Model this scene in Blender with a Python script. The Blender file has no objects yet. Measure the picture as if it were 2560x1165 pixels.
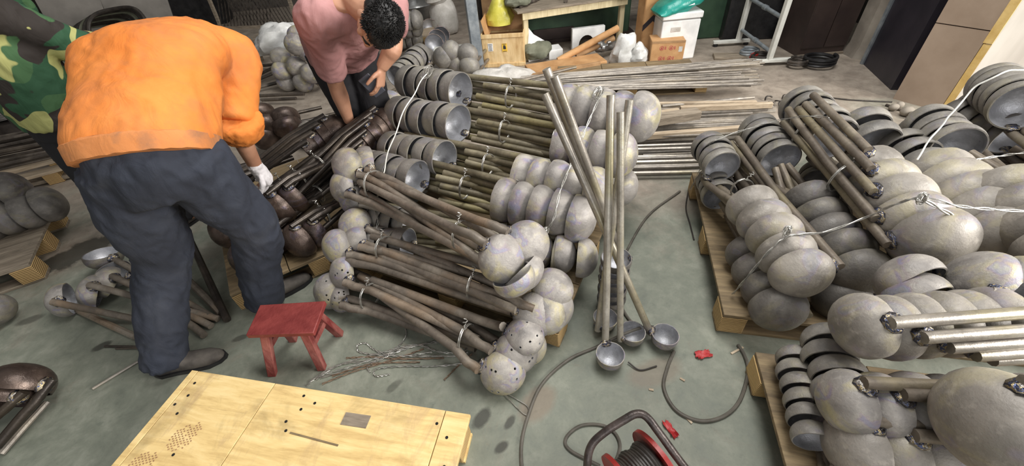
import bpy, bmesh, math, random
from mathutils import Vector as V, Matrix, Euler, noise
random.seed(7)
S = bpy.context.scene
C = S.collection
PI = math.pi

# ------------------------------------------------------------------ camera, world, lights, exposure
FPX, CX, CY = 1000.0, 1280.0, 582.5          # focal length in pixels of the 2560x1165 frame
CAM = V((0, 0, 1.55))
_d = V((1400 - CX, 1720 - CY, FPX)).normalized()
UPc = -_d
_z = V((0, 0, 1))
FWc = (_z - UPc * _z.dot(UPc)).normalized()
RTc = FWc.cross(UPc)
R3 = Matrix((RTc, FWc, UPc))                  # camera (x right, y down, z forward) -> world
cam_d = bpy.data.cameras.new('camera'); cam = bpy.data.objects.new('camera', cam_d); C.objects.link(cam)
cam_d.sensor_width = 36.0; cam_d.lens = 36.0 * FPX / 2560.0; cam_d.clip_start = 0.02; cam_d.clip_end = 100
cx_, cy_, cz_ = R3 @ V((1, 0, 0)), R3 @ V((0, -1, 0)), R3 @ V((0, 0, -1))
cam.matrix_world = Matrix(((cx_.x, cy_.x, cz_.x, CAM.x), (cx_.y, cy_.y, cz_.y, CAM.y), (cx_.z, cy_.z, cz_.z, CAM.z), (0, 0, 0, 1)))
S.camera = cam
def at(px, py, z=0.0):
    "point of the hall at height z that the photograph shows at a pixel"
    r = R3 @ V((px - CX, py - CY, FPX))
    return CAM + r * ((z - CAM.z) / r.z)

w = bpy.data.worlds.new('hall_daylight'); S.world = w; w.use_nodes = True
bg = w.node_tree.nodes['Background']; bg.inputs[0].default_value = (1.0, 0.985, 0.96, 1); bg.inputs[1].default_value = 0.21
def area(name, loc, target, sx, sy, power, col=(1, 1, 1)):
    l = bpy.data.lights.new(name, 'AREA'); l.shape = 'RECTANGLE'; l.size = sx; l.size_y = sy; l.energy = power; l.color = col
    o = bpy.data.objects.new(name, l); C.objects.link(o); o.location = loc
    o.rotation_euler = (V(target) - V(loc)).to_track_quat('-Z', 'Y').to_euler()
    return o
area('gate_daylight', (5.8, -0.9, 2.7), (1.4, 2.1, 0.0), 3.0, 3.0, 470, (1.0, 0.965, 0.92))
area('roof_skylight', (1.2, 2.0, 5.0), (0.6, 2.0, 0), 3.0, 2.0, 165, (1.0, 0.985, 0.96))
area('gate_behind', (0.2, -4.2, 2.8), (0.2, 2.0, 0.2), 4.0, 2.6, 65, (0.99, 0.99, 1.0))
S.view_settings.view_transform = 'Standard'; S.view_settings.look = 'None'
S.view_settings.gamma = 1.0; S.view_settings.use_curve_mapping = False
S.view_settings.exposure = 0.46

# ------------------------------------------------------------------ materials
def srgb(r, g, b):
    f = lambda c: (c / 255 / 12.92) if c / 255 <= 0.04045 else ((c / 255 + 0.055) / 1.055) ** 2.4
    return (f(r), f(g), f(b), 1)
class NT:
    def __init__(s, name):
        s.m = bpy.data.materials.new(name); s.m.use_nodes = True
        s.t = s.m.node_tree; s.b = s.t.nodes['Principled BSDF']; s.l = s.t.links
    def n(s, typ, **kw):
        x = s.t.nodes.new(typ)
        for k, v in kw.items():
            if isinstance(k, str) and hasattr(x, k): setattr(x, k, v)
            else: x.inputs[k].default_value = v
        return x
    def coord(s, scale=(1, 1, 1), rnd=False, rot=(0, 0, 0)):
        tc = s.n('ShaderNodeTexCoord'); mp = s.n('ShaderNodeMapping')
        mp.inputs['Scale'].default_value = scale; mp.inputs['Rotation'].default_value = rot
        s.l.new(tc.outputs['Object'], mp.inputs['Vector'])
        if rnd:
            oi = s.n('ShaderNodeObjectInfo'); mu = s.n('ShaderNodeMath', operation='MULTIPLY'); mu.inputs[1].default_value = 37.0
            s.l.new(oi.outputs['Random'], mu.inputs[0])
            cb = s.n('ShaderNodeCombineXYZ')
            for i in range(3): s.l.new(mu.outputs[0], cb.inputs[i])
            s.l.new(cb.outputs[0], mp.inputs['Location'])
        return mp.outputs['Vector']
    def noise(s, vec, scale, detail=5, rough=0.55, dist=0.0):
        x = s.n('ShaderNodeTexNoise'); x.inputs['Scale'].default_value = scale; x.inputs['Detail'].default_value = detail
        x.inputs['Roughness'].default_value = rough; x.inputs['Distortion'].default_value = dist
        s.l.new(vec, x.inputs['Vector']); return x.outputs['Fac']
    def ramp(s, fac, stops, interp='LINEAR'):
        x = s.n('ShaderNodeValToRGB'); x.color_ramp.interpolation = interp; e = x.color_ramp.elements
        while len(e) < len(stops): e.new(0.5)
        for i, (p, c) in enumerate(stops):
            e[i].position = p; e[i].color = c if len(c) == 4 else (*c, 1)
        s.l.new(fac, x.inputs['Fac']); return x.outputs['Color']
    def mask(s, fac, a, b):
        return s.ramp(fac, [(a, (0, 0, 0, 1)), (b, (1, 1, 1, 1))])
    def mix(s, fac, a, b, mode='MIX'):
        x = s.n('ShaderNodeMix', data_type='RGBA', blend_type=mode)
        for v, i in ((fac, 0), (a, 6), (b, 7)):
            if isinstance(v, (int, float)): x.inputs[i].default_value = v
            elif isinstance(v, tuple): x.inputs[i].default_value = v
            else: s.l.new(v, x.inputs[i])
        return x.outputs[2]
    def mul(s, a, b):
        x = s.n('ShaderNodeMath', operation='MULTIPLY')
        for i, v in enumerate((a, b)):
            if isinstance(v, (int, float)): x.inputs[i].default_value = v
            else: s.l.new(v, x.inputs[i])
        return x.outputs[0]
    def bump(s, fac, strength=0.2, dist=0.01):
        x = s.n('ShaderNodeBump'); x.inputs['Strength'].default_value = strength; x.inputs['Distance'].default_value = dist
        s.l.new(fac, x.inputs['Height']); s.l.new(x.outputs[0], s.b.inputs['Normal']); return x
    def fin(s, col=None, rough=0.6, metal=0.0, **kw):
        if col is not None:
            if isinstance(col, tuple): s.b.inputs['Base Color'].default_value = col
            else: s.l.new(col, s.b.inputs['Base Color'])
        if isinstance(rough, (int, float)): s.b.inputs['Roughness'].default_value = rough
        else: s.l.new(rough, s.b.inputs['Roughness'])
        s.b.inputs['Metallic'].default_value = metal
        for k, v in kw.items(): s.b.inputs[k].default_value = v
        return s.m

def basic(name, c1, c2, scale=6, rough=0.65, metal=0.0, bump=0.15, bscale=None, stretch=(1, 1, 1), rnd=True, lo=0.35, hi=0.65, bd=0.01):
    m = NT(name); v = m.coord(stretch, rnd); f = m.noise(v, scale, 6)
    col = m.ramp(f, [(lo, srgb(*c1)), (hi, srgb(*c2))])
    m.bump(m.noise(v, bscale or scale * 4, 4), bump, bd)
    return m.fin(col, rough, metal)

def steel(name, dark, mid, light, tint=0.5, yellow=(184, 174, 128), metal=0.12, rough=0.5, spots=.3):
    m = NT(name); v = m.coord((1, 1, 1), True)
    big = m.noise(v, .9, 4, .55, .5); fine = m.noise(v, 14, 4, .65); med = m.noise(v, 3.2, 6, .6)
    col = m.ramp(big, [(0.3, srgb(*dark)), (0.5, srgb(*mid)), (0.7, srgb(*light))])
    y = m.mask(m.noise(v, .75, 5, .6, .8), 0.52, 0.66)
    col = m.mix(m.mul(y, 0.85 * tint), col, srgb(*yellow))
    heat = m.noise(v, .8, 3, .5, .8)
    hm = m.ramp(heat, [(0.57, (0, 0, 0, 1)), (0.63, (1, 1, 1, 1)), (0.71, (0, 0, 0, 1))])
    hc = m.ramp(heat, [(0.57, srgb(158, 126, 116)), (0.615, srgb(132, 116, 150)), (0.67, srgb(112, 132, 168))])
    col = m.mix(m.mul(hm, 0.75 * tint), col, hc)
    col = m.mix(m.mul(m.mask(med, .56, .72), 0.3), col, srgb(*[min(255, int(c * 1.18) + 8) for c in light]))
    col = m.mix(m.mul(m.mask(fine, .55, .8), spots), col, srgb(*[int(c * .6) for c in dark]))
    r = m.ramp(med, [(0.3, (rough - .12,) * 3), (0.7, (rough + .16,) * 3)])
    b = m.n('ShaderNodeMix', data_type='FLOAT'); b.inputs[0].default_value = 0.4
    m.l.new(fine, b.inputs[2]); m.l.new(med, b.inputs[3])
    m.bump(b.outputs[0], 0.5, 0.004)
    return m.fin(col, r, metal)

M = {}
M['steel'] = steel('cast_steel', (116, 112, 109), (146, 141, 136), (174, 168, 160), 0.75)
M['steel_plain'] = steel('cast_steel_plain', (104, 101, 97), (130, 126, 120), (152, 148, 140), 0.22)
M['steel_big'] = steel('cast_steel_large', (122, 117, 110), (148, 142, 134), (174, 167, 157), 0.4)
M['steel_dark'] = steel('dark_steel', (52, 43, 39), (82, 69, 62), (112, 96, 86), 0.2, (120, 90, 70), .5, .3, .3)
M['steel_shade'] = steel('shaded_steel', (78, 74, 71), (104, 100, 95), (126, 121, 114), 0.2)  # darker copy of plain cast steel, with the shade put into its colour
M['inside'] = steel('bowl_inside', (146, 146, 149), (176, 177, 181), (204, 205, 210), 0.1, (150, 148, 140), .45, .36, .15)
def handle_mat(name, a, b, c, yel, metal=.25, rough=.5):
    m = NT(name); v = m.coord((1, 1, 1), True)
    f = m.noise(v, 5, 5, .6, .5); g = m.noise(v, 45, 4, .7)
    col = m.ramp(f, [(.32, srgb(*a)), (.5, srgb(*b)), (.66, srgb(*c))])
    col = m.mix(m.mul(m.mask(m.noise(v, 3.3, 3), .52, .66), .55), col, srgb(*yel))
    col = m.mix(m.mul(m.mask(g, .5, .75), .4), col, srgb(*[int(x * .55) for x in a]))
    m.bump(g, .35, .003)
    return m.fin(col, rough, metal)
M['handle'] = handle_mat('handle_tube', (88, 80, 72), (116, 106, 94), (142, 132, 117), (146, 136, 102))
M['handle_brown'] = handle_mat('handle_tube_brown', (88, 81, 73), (120, 111, 100), (150, 141, 128), (148, 124, 98))
M['handle_olive'] = handle_mat('handle_tube_olive', (88, 82, 66), (118, 110, 90), (146, 138, 114), (156, 146, 98))
M['handle_dark'] = handle_mat('handle_tube_dark', (42, 37, 34), (62, 56, 51), (90, 82, 75), (84, 74, 62), .55, .33)
M['handle_light'] = handle_mat('handle_tube_light', (126, 120, 112), (156, 149, 139), (182, 175, 164), (164, 154, 118), .4, .33)
M['dip'] = handle_mat('dipper_tube', (126, 120, 110), (154, 148, 136), (180, 174, 162), (172, 162, 116), .3, .35)
M['phone'] = basic('phone_case', (58, 60, 68), (78, 80, 90), 10, .4)
M['rod'] = handle_mat('plain_rod', (108, 102, 95), (138, 131, 122), (170, 162, 151), (160, 148, 128), .3, .45)
M['rod_dark'] = handle_mat('plain_rod_dark', (60, 55, 50), (92, 84, 77), (126, 117, 107), (104, 94, 82), .45, .4)
def weld():
    m = NT('weld_bead'); v = m.coord((1, 1, 1), True); f = m.noise(v, 1.3, 3, .6, 1)
    col = m.ramp(f, [(.3, srgb(26, 24, 25)), (.43, srgb(84, 80, 79)), (.5, srgb(70, 84, 122)), (.54, srgb(178, 158, 110)), (.6, srgb(128, 124, 122)), (.72, srgb(226, 222, 214))])
    m.bump(m.noise(v, 3, 4), .8, .006)
    return m.fin(col, .22, .75)
M['weld'] = weld()
def wood(name, c1, c2, c3, stain=.5, stretch=(1, 8, 8), scale=5, rough=.7):
    m = NT(name); v = m.coord(stretch, True); u = m.coord((1, 1, 1), True)
    g = m.noise(v, scale, 8, .65, .3)
    col = m.ramp(g, [(.3, srgb(*c1)), (.5, srgb(*c2)), (.7, srgb(*c3))])
    st = m.mask(m.noise(u, 5, 5, .6, .5), .54, .75)
    col = m.mix(m.mul(st, stain), col, srgb(*[int(c * .62) for c in c1]))
    if name == 'plywood_new':
        sk_ = m.mask(m.noise(m.coord((1.6, .55, 1), True), 5, 7, .7, .6), .55, .7)
        col = m.mix(m.mul(sk_, .55), col, srgb(168, 138, 106))
        sc = m.mask(m.noise(m.coord((.35, 7, 1), True), 7, 8, .75, .4), .62, .7)
        col = m.mix(m.mul(sc, .5), col, srgb(122, 102, 88))
    m.bump(g, .35, .004)
    return m.fin(col, rough)
M['wood_new'] = wood('plywood_new', (198, 166, 108), (226, 196, 134), (240, 214, 156), .62, (1.2, 9, 9), 4)
M['wood_old'] = wood('pallet_wood_old', (92, 78, 58), (126, 108, 80), (156, 136, 102), .7)
M['wood_raw'] = wood('raw_board', (150, 132, 108), (180, 162, 138), (204, 188, 164), .3)
M['wood_grey'] = wood('grey_board', (104, 94, 80), (136, 124, 108), (164, 152, 134), .5)
def plyedge(name, a, b):
    m = NT(name); v = m.coord((1, 1, 1)); wv = m.n('ShaderNodeTexWave', wave_type='BANDS', bands_direction='Z')
    wv.inputs['Scale'].default_value = 32; wv.inputs['Distortion'].default_value = 1.2; wv.inputs['Detail'].default_value = 2
    m.l.new(v, wv.inputs['Vector'])
    col = m.ramp(wv.outputs['Fac'], [(.2, srgb(*a)), (.6, srgb(*b))])
    m.bump(wv.outputs['Fac'], .5, .004)
    return m.fin(col, .75)
M['ply_edge'] = plyedge('laminated_block', (118, 92, 56), (202, 170, 116))
M['ply_edge_new'] = plyedge('laminated_block_new', (150, 120, 74), (226, 192, 132))
M['red_paint'] = basic('red_paint', (108, 40, 38), (130, 56, 52), 14, .5, 0, .25, 60)
M['red_worn'] = basic('red_paint_worn', (114, 44, 42), (164, 104, 94), 22, .6, 0, .3, 70, (1, 1, .4), True, .4, .75)
M['wire'] = basic('galvanised_wire', (150, 148, 142), (205, 203, 196), 40, .35, .7, .1)
M['wire_rust'] = basic('rusty_wire', (108, 88, 72), (146, 122, 100), 40, .6, .3, .1)
M['strap'] = basic('white_strap', (200, 200, 192), (232, 232, 226), 30, .5)
M['cable'] = basic('cable_rubber', (74, 70, 62), (100, 95, 86), 16, .6)
M['cable_dark'] = basic('cable_rubber_dark', (40, 36, 33), (62, 56, 50), 16, .5)
M['black'] = basic('black_paint', (26, 26, 28), (44, 43, 44), 12, .4)
M['hole'] = basic('dark_hole', (14, 13, 13), (22, 20, 20), 12, .9)
M['reel_red'] = basic('reel_red', (140, 36, 32), (162, 50, 42), 10, .4)
M['frame_metal'] = basic('reel_frame', (54, 48, 46), (92, 82, 78), 18, .35, .4, .2)
M['galv'] = basic('galvanised_post', (126, 134, 140), (160, 166, 170), 14, .45, .4, .1)
M['cream'] = basic('cream_wood', (196, 180, 140), (222, 208, 170), 6, .6, 0, .1, 30, (6, 6, 1))
M['card'] = basic('cardboard', (176, 132, 86), (200, 156, 108), 8, .8)
M['card_dark'] = basic('cardboard_dark', (150, 116, 80), (176, 140, 100), 8, .8)
M['crate_ply'] = wood('crate_plywood', (186, 150, 100), (216, 186, 136), (234, 210, 166), .35, (6, 6, 1), 3)
M['white'] = basic('white_foam', (222, 222, 220), (242, 242, 240), 10, .7)
M['white_paint'] = basic('white_paint', (208, 208, 200), (230, 230, 222), 10, .5)
M['paper'] = basic('paper_label', (226, 226, 224), (240, 240, 238), 8, .7)
M['yellow_lab'] = basic('yellow_label', (226, 176, 50), (240, 196, 70), 8, .6)
M['stamp'] = basic('red_stamp', (176, 66, 74), (190, 84, 90), 20, .8)
M['ink'] = basic('dark_ink', (40, 40, 44), (60, 60, 64), 20, .8)
M['teal'] = basic('teal_plastic', (10, 128, 116), (40, 160, 146), 7, .3, 0, .5, 14)
M['yellow_bag'] = basic('yellow_plastic', (188, 180, 60), (216, 208, 100), 7, .3, 0, .5, 14)
M['sackm'] = basic('woven_sack', (176, 172, 164), (208, 204, 198), 10, .7, 0, .4, 40)
M['plastic_white'] = basic('white_plastic_bag', (190, 190, 186), (226, 226, 224), 8, .3, 0, .6, 12)
M['green_machine'] = basic('green_machine', (38, 62, 46), (58, 84, 62), 5, .5)
M['green_light'] = basic('green_bench', (66, 96, 72), (88, 118, 90), 5, .5)
M['brown_cab'] = basic('brown_cabinet', (50, 40, 38), (66, 54, 50), 4, .45)
M['navy'] = basic('navy_door', (40, 38, 46), (54, 50, 58), 4, .4)
M['concrete'] = basic('concrete', (118, 110, 100), (148, 140, 128), 5, .85)
M['wallm'] = basic('dirty_wall', (66, 62, 58), (92, 86, 80), 2.5, .9)
M['grey_panel'] = basic('grey_panel', (112, 108, 102), (136, 131, 124), 3, .7)
M['beige'] = basic('beige_panel', (156, 136, 118), (176, 156, 138), 3, .5)
M['foam_yel'] = basic('yellow_foam_edge', (214, 178, 106), (236, 204, 136), 12, .8)
M['panel_white'] = basic('white_panel', (156, 150, 142), (172, 166, 158), 2, .5)
M['dark_metal'] = basic('dark_metal', (46, 42, 40), (72, 66, 62), 8, .4, .4)
M['tarp'] = basic('olive_canvas', (96, 98, 82), (122, 124, 106), 8, .85, 0, .4, 20)
M['pvc'] = basic('red_plastic', (160, 40, 44), (186, 58, 58), 10, .5)
M['scrap'] = basic('scrap_steel', (44, 40, 38), (104, 96, 88), 18, .5, .4)
M['drum'] = basic('galvanised_drum', (120, 120, 118), (168, 168, 166), 6, .3, .7)
M['coil'] = basic('bright_wire_coil', (96, 94, 92), (190, 188, 184), 6, .3, .7, .6, 8, (1, 1, 20))
# people
M['orange'] = None
def cloth(name, c1, c2, dirt, dscale=3.2, dirtamt=.6, wr=.35, rough=.85, lo=.5, hi=.75):
    m = NT(name); v = m.coord((1, 1, 1)); f = m.noise(v, 5, 5); g = m.noise(v, 260, 2)
    col = m.ramp(f, [(.35, srgb(*c1)), (.65, srgb(*c2))])
    d = m.mask(m.noise(v, dscale, 7, .65, .6), lo, hi)
    col = m.mix(m.mul(d, dirtamt), col, srgb(*dirt))
    wv = m.noise(m.coord((1, 1, .45), False, (.3, .5, .2)), 13, 3, .5, 1.1)
    b = m.n('ShaderNodeMix', data_type='FLOAT'); b.inputs[0].default_value = .06
    m.l.new(wv, b.inputs[2]); m.l.new(g, b.inputs[3])
    m.bump(b.outputs[0], wr * .6, .03)
    return m.fin(col, rough)
M['orange'] = cloth('orange_workwear', (206, 116, 42), (222, 134, 60), (164, 106, 68), 3.4, .7, lo=.46, hi=.7)
M['orange_dirty'] = cloth('orange_soiled', (192, 118, 62), (206, 134, 78), (128, 98, 78), 9, .75)
M['trousers'] = cloth('navy_workwear', (33, 37, 48), (45, 50, 62), (66, 68, 74), 5, .4, .5)
M['black_cloth'] = cloth('black_trousers', (22, 22, 25), (34, 33, 37), (44, 42, 44), 5, .3)
M['pink'] = cloth('dusty_pink_cotton', (160, 114, 112), (178, 132, 130), (146, 106, 104), 4, .4, .4)
M['glove'] = cloth('cotton_glove', (206, 202, 204), (226, 222, 224), (150, 144, 140), 14, .4)
def camo():
    m = NT('camouflage_cloth'); v = m.coord((1, 1, 1)); f1 = m.noise(v, 6.5, 1.2, .4, .5); f2 = m.noise(m.coord((1, 1, 1.2), False, (.6, .2, 1)), 7.5, 1.2, .4, .6); f3 = m.noise(m.coord((1.1, 1, 1), False, (1.2, .9, .3)), 8, 1.2, .4, .5)
    col = m.ramp(f1, [(.5, srgb(40, 78, 52)), (.505, srgb(62, 96, 60))], 'LINEAR')
    col = m.mix(m.mask(f2, .53, .54), col, srgb(44, 38, 34))
    col = m.mix(m.mask(f3, .555, .565), col, srgb(166, 166, 104))
    wv = m.noise(m.coord((1, 1, .45)), 13, 3, .5, 1.1); m.bump(wv, .35, .03)
    return m.fin(col, .85)
M['camo'] = camo()
M['skin'] = basic('skin', (176, 128, 102), (196, 148, 120), 9, .5, 0, .08, 60, (1, 1, 1), False)
M['hair'] = basic('black_hair', (14, 13, 13), (30, 28, 27), 60, .5, 0, .25, 140, (1, 1, 1), False)
M['shoe'] = basic('dusty_shoe', (52, 48, 45), (98, 92, 85), 10, .85)
M['eye'] = basic('eye_dark', (20, 16, 14), (30, 24, 20), 8, .3)
def floor_mat():
    m = NT('green_painted_concrete')
    ge = m.n('ShaderNodeNewGeometry'); P = ge.outputs['Position']
    sp = m.n('ShaderNodeSeparateXYZ'); m.l.new(P, sp.inputs[0])
    n1 = m.noise(P, 1.6, 8, .62, .4); n2 = m.noise(P, 7, 8, .7, .3); n3 = m.noise(P, 40, 5, .7)
    green = m.ramp(n2, [(.3, srgb(104, 109, 98)), (.5, srgb(124, 128, 115)), (.72, srgb(148, 150, 137))])
    warm = m.ramp(n2, [(.3, srgb(126, 116, 105)), (.5, srgb(152, 141, 128)), (.72, srgb(174, 163, 149))])
    # paint worn off towards the far and right end of the hall
    a = m.n('ShaderNodeMath', operation='MULTIPLY_ADD'); m.l.new(sp.outputs[1], a.inputs[0]); a.inputs[1].default_value = .22; a.inputs[2].default_value = -.46
    ad = m.n('ShaderNodeMath', operation='ADD'); m.l.new(a.outputs[0], ad.inputs[0]); m.l.new(n1, ad.inputs[1])
    col = m.mix(m.mask(ad.outputs[0], .42, .66), green, warm)
    col = m.mix(m.mul(m.mask(m.noise(P, 3.1, 9, .75, .8), .56, .72), .5), col, srgb(128, 112, 98))
    col = m.mix(m.mul(m.mask(n3, .55, .8), .35), col, srgb(78, 78, 72))
    col = m.mix(m.mul(m.mask(m.noise(P, 11, 6, .8), .6, .72), .5), col, srgb(74, 84, 76))
    # pale worn specks, cracks
    col = m.mix(m.mul(m.mask(m.noise(P, 19, 6, .8), .62, .75), .4), col, srgb(170, 164, 152))
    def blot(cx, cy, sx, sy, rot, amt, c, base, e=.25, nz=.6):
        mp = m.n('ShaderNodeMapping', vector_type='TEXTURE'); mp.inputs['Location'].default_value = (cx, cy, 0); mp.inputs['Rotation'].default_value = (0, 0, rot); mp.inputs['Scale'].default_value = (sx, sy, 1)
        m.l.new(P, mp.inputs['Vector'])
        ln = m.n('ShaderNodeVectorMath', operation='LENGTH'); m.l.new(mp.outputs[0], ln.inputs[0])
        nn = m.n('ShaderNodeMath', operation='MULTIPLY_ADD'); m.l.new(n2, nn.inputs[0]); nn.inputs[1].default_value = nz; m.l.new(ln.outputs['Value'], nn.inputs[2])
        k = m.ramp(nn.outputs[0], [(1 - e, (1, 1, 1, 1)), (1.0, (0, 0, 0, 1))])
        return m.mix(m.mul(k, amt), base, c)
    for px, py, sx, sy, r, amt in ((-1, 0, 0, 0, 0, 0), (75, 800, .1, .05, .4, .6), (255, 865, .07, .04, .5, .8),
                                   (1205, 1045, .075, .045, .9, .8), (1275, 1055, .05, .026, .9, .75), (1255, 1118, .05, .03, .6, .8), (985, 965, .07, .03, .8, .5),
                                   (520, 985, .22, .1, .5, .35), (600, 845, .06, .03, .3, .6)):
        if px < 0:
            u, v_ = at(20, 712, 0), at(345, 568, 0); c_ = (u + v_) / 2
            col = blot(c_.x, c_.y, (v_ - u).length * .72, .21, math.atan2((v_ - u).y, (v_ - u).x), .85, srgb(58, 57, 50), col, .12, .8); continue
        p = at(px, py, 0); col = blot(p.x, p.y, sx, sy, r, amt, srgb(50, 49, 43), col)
    for px, py, sx, sy, r, amt in ((1345, 1010, .16, .09, .8, .45), (1640, 930, .2, .1, .2, .35)):
        p = at(px, py, 0); col = blot(p.x, p.y, sx, sy, r, amt, srgb(134, 110, 92), col)
    b = m.n('ShaderNodeMix', data_type='FLOAT'); b.inputs[0].default_value = .3
    m.l.new(n2, b.inputs[2]); m.l.new(n3, b.inputs[3]); m.bump(b.outputs[0], .3, .008)
    r = m.ramp(n2, [(.3, (.5,) * 3), (.7, (.75,) * 3)])
    return m.fin(col, r)
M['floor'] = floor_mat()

# ------------------------------------------------------------------ mesh helpers
class MB:
    def __init__(s): s.v = []; s.f = []; s.mi = []; s.cur = 0
    def add(s, vs, fs):
        o = len(s.v); s.v += [tuple(x) for x in vs]
        for f in fs: s.f.append([i + o for i in f]); s.mi.append(s.cur)
    def box(s, c, d, mat=None):
        x, y, z = d[0] / 2, d[1] / 2, d[2] / 2
        vs = [V((sx * x, sy * y, sz * z)) for sz in (-1, 1) for sy in (-1, 1) for sx in (-1, 1)]
        if mat is not None: vs = [mat @ p for p in vs]
        vs = [p + V(c) for p in vs]
        s.add(vs, [(0, 2, 3, 1), (4, 5, 7, 6), (0, 1, 5, 4), (2, 6, 7, 3), (0, 4, 6, 2), (1, 3, 7, 5)])
    def beam(s, a, b, wd, ht, up=V((0, 0, 1))):
        a, b = V(a), V(b); z = (b - a).normalized(); x = up.cross(z)
        if x.length < 1e-4: x = V((1, 0, 0)).cross(z)
        x.normalize(); y = z.cross(x)
        vs = [p + x * sx * wd / 2 + y * sy * ht / 2 for p in (a, b) for sy in (-1, 1) for sx in (-1, 1)]
        s.add(vs, [(0, 2, 3, 1), (4, 5, 7, 6), (0, 1, 5, 4), (2, 6, 7, 3), (0, 4, 6, 2), (1, 3, 7, 5)])
    def rings(s, rs, cap=True):
        n = len(rs[0]); o = len(s.v)
        for r in rs: s.v += [tuple(p) for p in r]
        for i in range(len(rs) - 1):
            for k in range(n):
                a, b = o + i * n + k, o + i * n + (k + 1) % n
                s.f.append([a, b, b + n, a + n]); s.mi.append(s.cur)
        if cap:
            s.f.append([o + k for k in range(n)][::-1]); s.f.append([o + (len(rs) - 1) * n + k for k in range(n)]); s.mi += [s.cur] * 2
    def tube(s, pts, r, seg=8, cap=True):
        pts = [V(p) for p in pts]; n = len(pts)
        rr = r if isinstance(r, (list, tuple)) else [r] * n
        t0 = (pts[1] - pts[0]).normalized()
        x = t0.orthogonal().normalized(); rs = []
        for i, p in enumerate(pts):
            t = (pts[min(i + 1, n - 1)] - pts[max(i - 1, 0)])
            if t.length < 1e-9: t = t0
            t.normalize(); x = (x - t * x.dot(t))
            if x.length < 1e-6: x = t.orthogonal()
            x.normalize(); y = t.cross(x)
            rs.append([p + (x * math.cos(a) + y * math.sin(a)) * rr[i] for a in (2 * PI * k / seg for k in range(seg))])
        s.rings(rs, cap)
    def loft(s, spec, seg=24, cap=True, p=2.0):
        "spec: (centre, lateral half-axis, depth half-axis)"
        rs = []
        for c, a, b in spec:
            c, a, b = V(c), V(a), V(b); r = []
            for k in range(seg):
                t = 2 * PI * k / seg; ct, st = math.cos(t), math.sin(t)
                r.append(c + a * math.copysign(abs(ct) ** (2 / p), ct) + b * math.copysign(abs(st) ** (2 / p), st))
            rs.append(r)
        s.rings(rs, cap)
    def ell(s, c, ax, ay, az, seg=16, ring=10):
        c = V(c); ax, ay, az = V(ax), V(ay), V(az); rs = []
        for i in range(1, ring):
            ph = PI * i / ring
            rs.append([c - az * math.cos(ph) + (ax * math.cos(t) + ay * math.sin(t)) * math.sin(ph) for t in (2 * PI * k / seg for k in range(seg))])
        s.rings(rs, True)
    def lathe(s, prof, seg=24, c=(0, 0, 0), cap=True):
        s.rings([[V(c) + V((r * math.cos(t), r * math.sin(t), z)) for t in (2 * PI * k / seg for k in range(seg))] for r, z in prof], cap)
    def disc(s, c, n, r, seg=10):
        c, n = V(c), V(n).normalized(); x = n.orthogonal().normalized(); y = n.cross(x)
        s.add([c + (x * math.cos(t) + y * math.sin(t)) * r for t in (2 * PI * k / seg for k in range(seg))], [list(range(seg))])
    def mesh(s, name, ang=38):
        me = bpy.data.meshes.new(name); me.from_pydata(s.v, [], s.f)
        if len(set(s.mi)) > 1: me.polygons.foreach_set('material_index', s.mi)
        bm = bmesh.new(); bm.from_mesh(me); bmesh.ops.recalc_face_normals(bm, faces=bm.faces); bm.to_mesh(me); bm.free()
        me.polygons.foreach_set('use_smooth', [True] * len(me.polygons)); me.set_sharp_from_angle(angle=math.radians(ang))
        return me
def obj(name, mb, mat, parent=None, loc=None, rot=None, bev=0, ang=38):
    me = mb if isinstance(mb, bpy.types.Mesh) else mb.mesh(name, ang)
    if not len(me.materials):
        for m in (mat if isinstance(mat, (list, tuple)) else [mat]): me.materials.append(m)
    o = bpy.data.objects.new(name, me); C.objects.link(o)
    if parent: o.parent = parent
    if loc is not None: o.location = loc
    if rot is not None: o.rotation_euler = rot
    if bev:
        b = o.modifiers.new('bevel', 'BEVEL'); b.width = bev; b.segments = 2; b.limit_method = 'ANGLE'; b.angle_limit = math.radians(50)
    return o
def tag(o, label=None, cat=None, group=None, kind=None):
    if label: o['label'] = label
    if cat: o['category'] = cat
    if group: o['group'] = group
    if kind: o['kind'] = kind
    return o
def thing(name, label, cat, loc=(0, 0, 0), rotz=0.0, group=None):
    o = bpy.data.objects.new(name, None); C.objects.link(o); o.empty_display_size = .05
    o.location = loc; o.rotation_euler = (0, 0, rotz)
    return tag(o, label, cat, group)
def solo(name, mb, mat, label, cat, group=None, kind=None, bev=0):
    "one-mesh thing given in hall coordinates: origin moved to its base"
    xs = [p[0] for p in mb.v]; ys = [p[1] for p in mb.v]; z0 = min(p[2] for p in mb.v)
    c = V(((min(xs) + max(xs)) / 2, (min(ys) + max(ys)) / 2, z0))
    mb.v = [tuple(V(p) - c) for p in mb.v]
    return tag(obj(name, mb, mat, None, c, bev=bev), label, cat, group, kind)
def spline(pts, n=8):
    "Catmull-Rom through points"
    P = [V(p) for p in pts]; P = [P[0] * 2 - P[1]] + P + [P[-1] * 2 - P[-2]]; out = []
    for i in range(1, len(P) - 2):
        for k in range(n):
            t = k / n; a, b, c, d = P[i - 1], P[i], P[i + 1], P[i + 2]
            out.append(.5 * ((2 * b) + (c - a) * t + (2 * a - 5 * b + 4 * c - d) * t * t + (3 * b - a - 3 * c + d) * t ** 3))
    return out + [P[-2]]
def jit(a): return V((random.uniform(-a, a), random.uniform(-a, a), random.uniform(-a, a)))
ORD = ['first', 'second', 'third', 'fourth', 'fifth', 'sixth', 'seventh', 'eighth', 'ninth', 'tenth']
def basis(x, y, z): return Matrix(((x.x, y.x, z.x), (x.y, y.y, z.y), (x.z, y.z, z.z)))

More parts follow.
